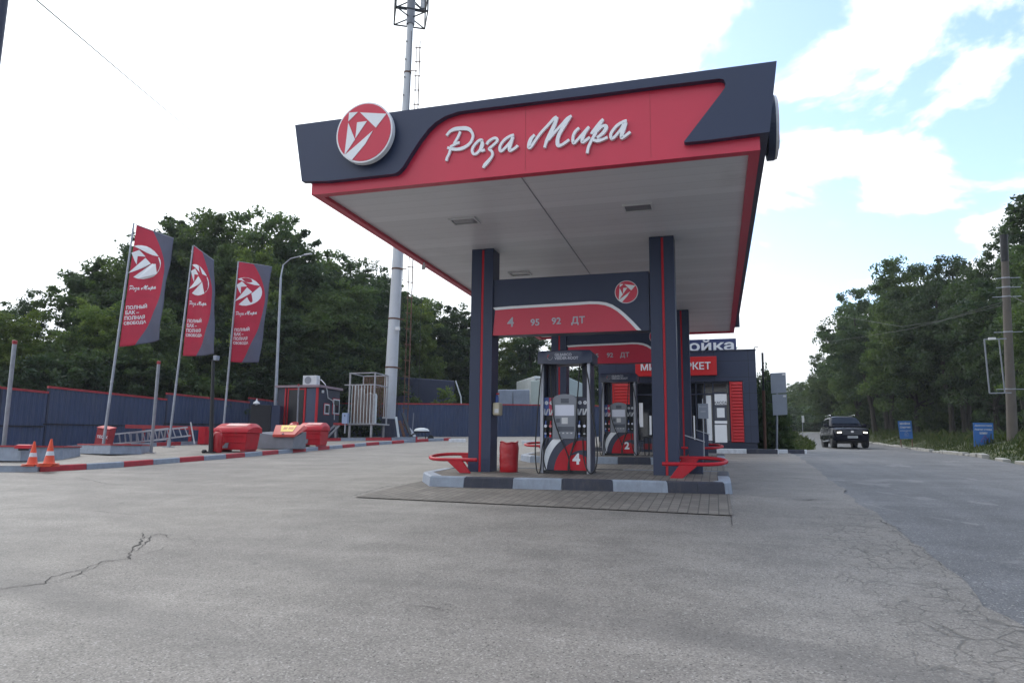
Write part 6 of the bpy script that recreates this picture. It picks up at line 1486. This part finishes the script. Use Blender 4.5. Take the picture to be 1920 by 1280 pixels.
# overhead wires
def wire(label, P, r=.012, sag=.0):
    Q = []
    for i in range(len(P)-1):
        for j in range(12): f = j/12; q = P[i].lerp(P[i+1], f); q.z -= sag*4*f*(1-f); Q.append(q)
    Q.append(P[-1]); mb = MB(); mb.tube(Q, r, 5); o = mb.build('overhead_wire', M['black'], smooth=True); tag(o, label, 'wire')
PB = at(1888, 540, 28)
wire('overhead wire slanting across the upper left sky', [at(40, -25, 26), at(68, 0, 27), at(250, 155, 42), at(405, 285, 70), at(470, 340, 100)], .026)
wire('upper overhead wire running left from the concrete pole', [at(1880, 572, 28), at(1700, 618, 40), at(1560, 640, 60), at(1400, 633, 90)], .012)
wire('lower overhead wire running left from the concrete pole', [at(1880, 566, 28), at(1760, 602, 34), at(1690, 612, 40), at(1570, 592, 65), at(1420, 600, 95)], .010)
wire('wire leaving the concrete pole to the right edge', [at(1890, 552, 28), at(1920, 566, 25), at(2000, 600, 20)], .010)

# ------------------------------------------------------------------ the car
def car():
    p = at(1585, 841, 40.3); x, y = 7.38, 43.9
    o = thing('parked_car', 'dark off road car driving towards the viewer with lit headlights', 'car', (x, y, G(x, y+2)+.0), .03); o.name = 'off_road_car'
    def loft(st, mm, nm, par=o, **k):
        mb = MB(); vs = []; n = None
        for yy, prof in st:
            ring = prof+[(-a, b) for a, b in prof[::-1]]; n = len(ring); vs += [(a, yy, b) for a, b in ring]
        fs = [(i*n+j, i*n+(j+1) % n, (i+1)*n+(j+1) % n, (i+1)*n+j) for i in range(len(st)-1) for j in range(n)] + [tuple(range(n)), tuple(range((len(st)-1)*n, len(st)*n))[::-1]]
        mb.add(vs, fs); return mb.build(nm, mm, par, smooth=True, **k)
    def low(zb, zt, w, sh=.06): return [(w*.55, zb), (w*.93, zb+.02), (w, zb+.16), (w*1.0, (zb+zt)/2), (w*.985, zt-sh*1.6), (w*.94, zt-sh*.4), (w*.72, zt), (w*.3, zt+.015)]
    body = loft([(0, low(.50, .98, .72)), (.07, low(.44, 1.04, .84)), (.22, low(.40, 1.08, .925)), (.55, low(.40, 1.13, .965)), (1.0, low(.40, 1.17, .985)), (1.5, low(.40, 1.21, .985)), (2.6, low(.40, 1.22, .985)), (4.3, low(.40, 1.22, .975)), (4.75, low(.44, 1.18, .94)), (4.92, low(.50, 1.10, .86))], M['carpaint'], 'body')
    gh = lambda zt, w0, w1: [(w0*.5, 1.19), (w0, 1.19), (w0*.99, 1.26), (w1+.06, zt-.16), (w1-.01, zt-.065), (w1*.72, zt-.012), (w1*.25, zt+.01)]
    loft([(1.42, gh(1.28, .88, .86)), (1.62, gh(1.42, .90, .83)), (2.20, gh(1.82, .91, .72)), (2.55, gh(1.885, .915, .70)), (3.5, gh(1.89, .915, .70)), (4.35, gh(1.86, .90, .69)), (4.72, gh(1.66, .88, .72)), (4.86, gh(1.30, .86, .82))], M['carpaint'], 'cabin')
    mb = MB(); q = lambda f, s: (s*((.80-.16*f)), 1.60+.60*f-.035, 1.40+.40*f+.015)
    mb.add([q(.02,-1), q(.02,1), q(.97,1), q(.97,-1), (0, 1.60-.07, 1.41), (0, 2.16-.05, 1.81)], [(0,4,5,3), (4,1,2,5)]); mb.build('windscreen', M['carglass'], o, recalc=False)
    for s in (-1, 1):
        for y0, y1 in ((2.0, 2.75), (2.85, 3.65), (3.75, 4.45)):
            mb = MB(); sl = .30 if y0 == 2.0 else 0; mb.add([(s*.915, y0-sl*.5, 1.28), (s*.918, y1, 1.28), (s*.796, y1, 1.70), (s*.796, y0+sl, 1.70)], [(0,1,2,3)]); mb.build('side_window', M['carglass'], o)
        mb = MB(); mb.add([(s*.938,1.8,1.225),(s*.938,4.6,1.225),(s*.925,4.6,1.262),(s*.925,1.8,1.262)], [(0,1,2,3)]); mb.build('belt_trim', M['chrome'], o)
        mb = MB(); mb.tube([(s*.66,2.35,1.90),(s*.67,2.5,1.955),(s*.67,4.0,1.955),(s*.66,4.2,1.90)], .026, 8); mb.build('roof_rail', M['chrome'], o, smooth=True)
        mb = MB(); mb.hexa([(s*a, y_, z) for z in (1.20, 1.40) for a, y_ in ((.93,1.78),(1.16,1.80),(1.16,1.93),(.93,1.95))]); mb.build('mirror', M['carpaint'], o, bevel=.04)
        mb = MB(); mb.hexa([(s*.88,.09,.80),(s*.55,.005,.84),(s*.55,.12,.84),(s*.90,.30,.80),(s*.90,.15,1.02),(s*.56,.03,1.03),(s*.56,.16,1.03),(s*.92,.34,1.02)]); hl = mb.build('headlight', M['glass_dark'], o)
        mb = MB(); mb.hexa([(s*.78,.0,.815),(s*.57,-.035,.825),(s*.57,.06,.825),(s*.78,.10,.815),(s*.78,.005,.885),(s*.57,-.03,.90),(s*.57,.06,.90),(s*.78,.10,.885)]); mb.build('lamp', M['headlight'], hl)
        mb = MB(); mb.prism(circ(s*.72, .60, .055, .055, 16), lambda u, v, w: (u, w, v), .0, .06); mb.build('fog_light', M['chrome'], o)
        for yy in (.95, 3.85):
            mb = MB(); R3 = Matrix.Rotation(math.pi/2, 3, 'Y'); mb.lathe([(.24,-.13),(.37,-.14),(.40,-.09),(.40,.09),(.37,.14),(.24,.13)], c=(s*.83, yy, .40), n=28, ax=R3); wh = mb.build('wheel', M['black'], o, smooth=True)
            mb = MB(); mb.lathe([(.06,-.10),(.25,-.12),(.25,.12),(.06,.10)], c=(s*.83, yy, .40), n=20, ax=R3); mb.build('rim', M['silver'], wh)
        mb = MB(); mb.box((s*.99-.05, 1.5, .38), (s*.99+.05, 3.3, .44)); mb.build('side_step', M['grey_steel'], o)
    mb = MB(); mb.hexa([(-.52,-.012,.72),(.52,-.012,.72),(.52,.05,.72),(-.52,.05,.72),(-.54,.0,1.0),(.54,.0,1.0),(.54,.08,1.0),(-.54,.08,1.0)]); gr = mb.build('grille', M['black_metal'], o, bevel=.01)
    mb = MB()
    for i in range(4): mb.box((-.50, -.028, .755+.06*i), (.50, -.013, .775+.06*i))
    mb.build('grille_bars', M['keys'], gr)
    mb = MB(); mb.prism([(.085*math.cos(a), .90+.055*math.sin(a)) for a in np.linspace(0, 2*math.pi, 20)[:-1]], lambda u, v, w: (u, w, v), -.036, -.029); mb.build('badge', M['chrome'], gr)
    mb = MB(); mb.hexa([(-.80,.02,.40),(.80,.02,.40),(.80,.2,.40),(-.80,.2,.40),(-.86,-.03,.68),(.86,-.03,.68),(.88,.2,.68),(-.88,.2,.68)]); mb.build('bumper', M['carpaint'], o, bevel=.03)
    mb = MB(); mb.box((-.26, -.055, .545), (.26, -.036, .655)); pl = mb.build('number_plate', M['white_paint'], o)
    mb = MB()
    for i in range(7): mb.box((-.22+.062*i, -.060, .57), (-.18+.062*i, -.0555, .63))
    mb.build('plate_print', M['keys'], pl)
    mb = MB(); mb.box((-.7, .3, .30), (.7, 4.6, .42)); mb.build('underbody', M['black'], o)
car()

# ------------------------------------------------------------------ air
def haze():
    mb = MB(); mb.box((-365, -122, -6), (365, 415, 36)); m = bpy.data.materials.new('haze_air'); m.use_nodes = True; nt = m.node_tree; nt.nodes.clear()
    out = nt.nodes.new('ShaderNodeOutputMaterial'); v = nt.nodes.new('ShaderNodeVolumePrincipled'); v.inputs['Color'].default_value = (.92,.95,1,1); v.inputs['Density'].default_value = .00045
    nt.links.new(v.outputs[0], out.inputs['Volume']); o = mb.build('haze', m); o['kind'] = 'stuff'; tag(o, 'thin pale haze in the air', 'haze')
haze()
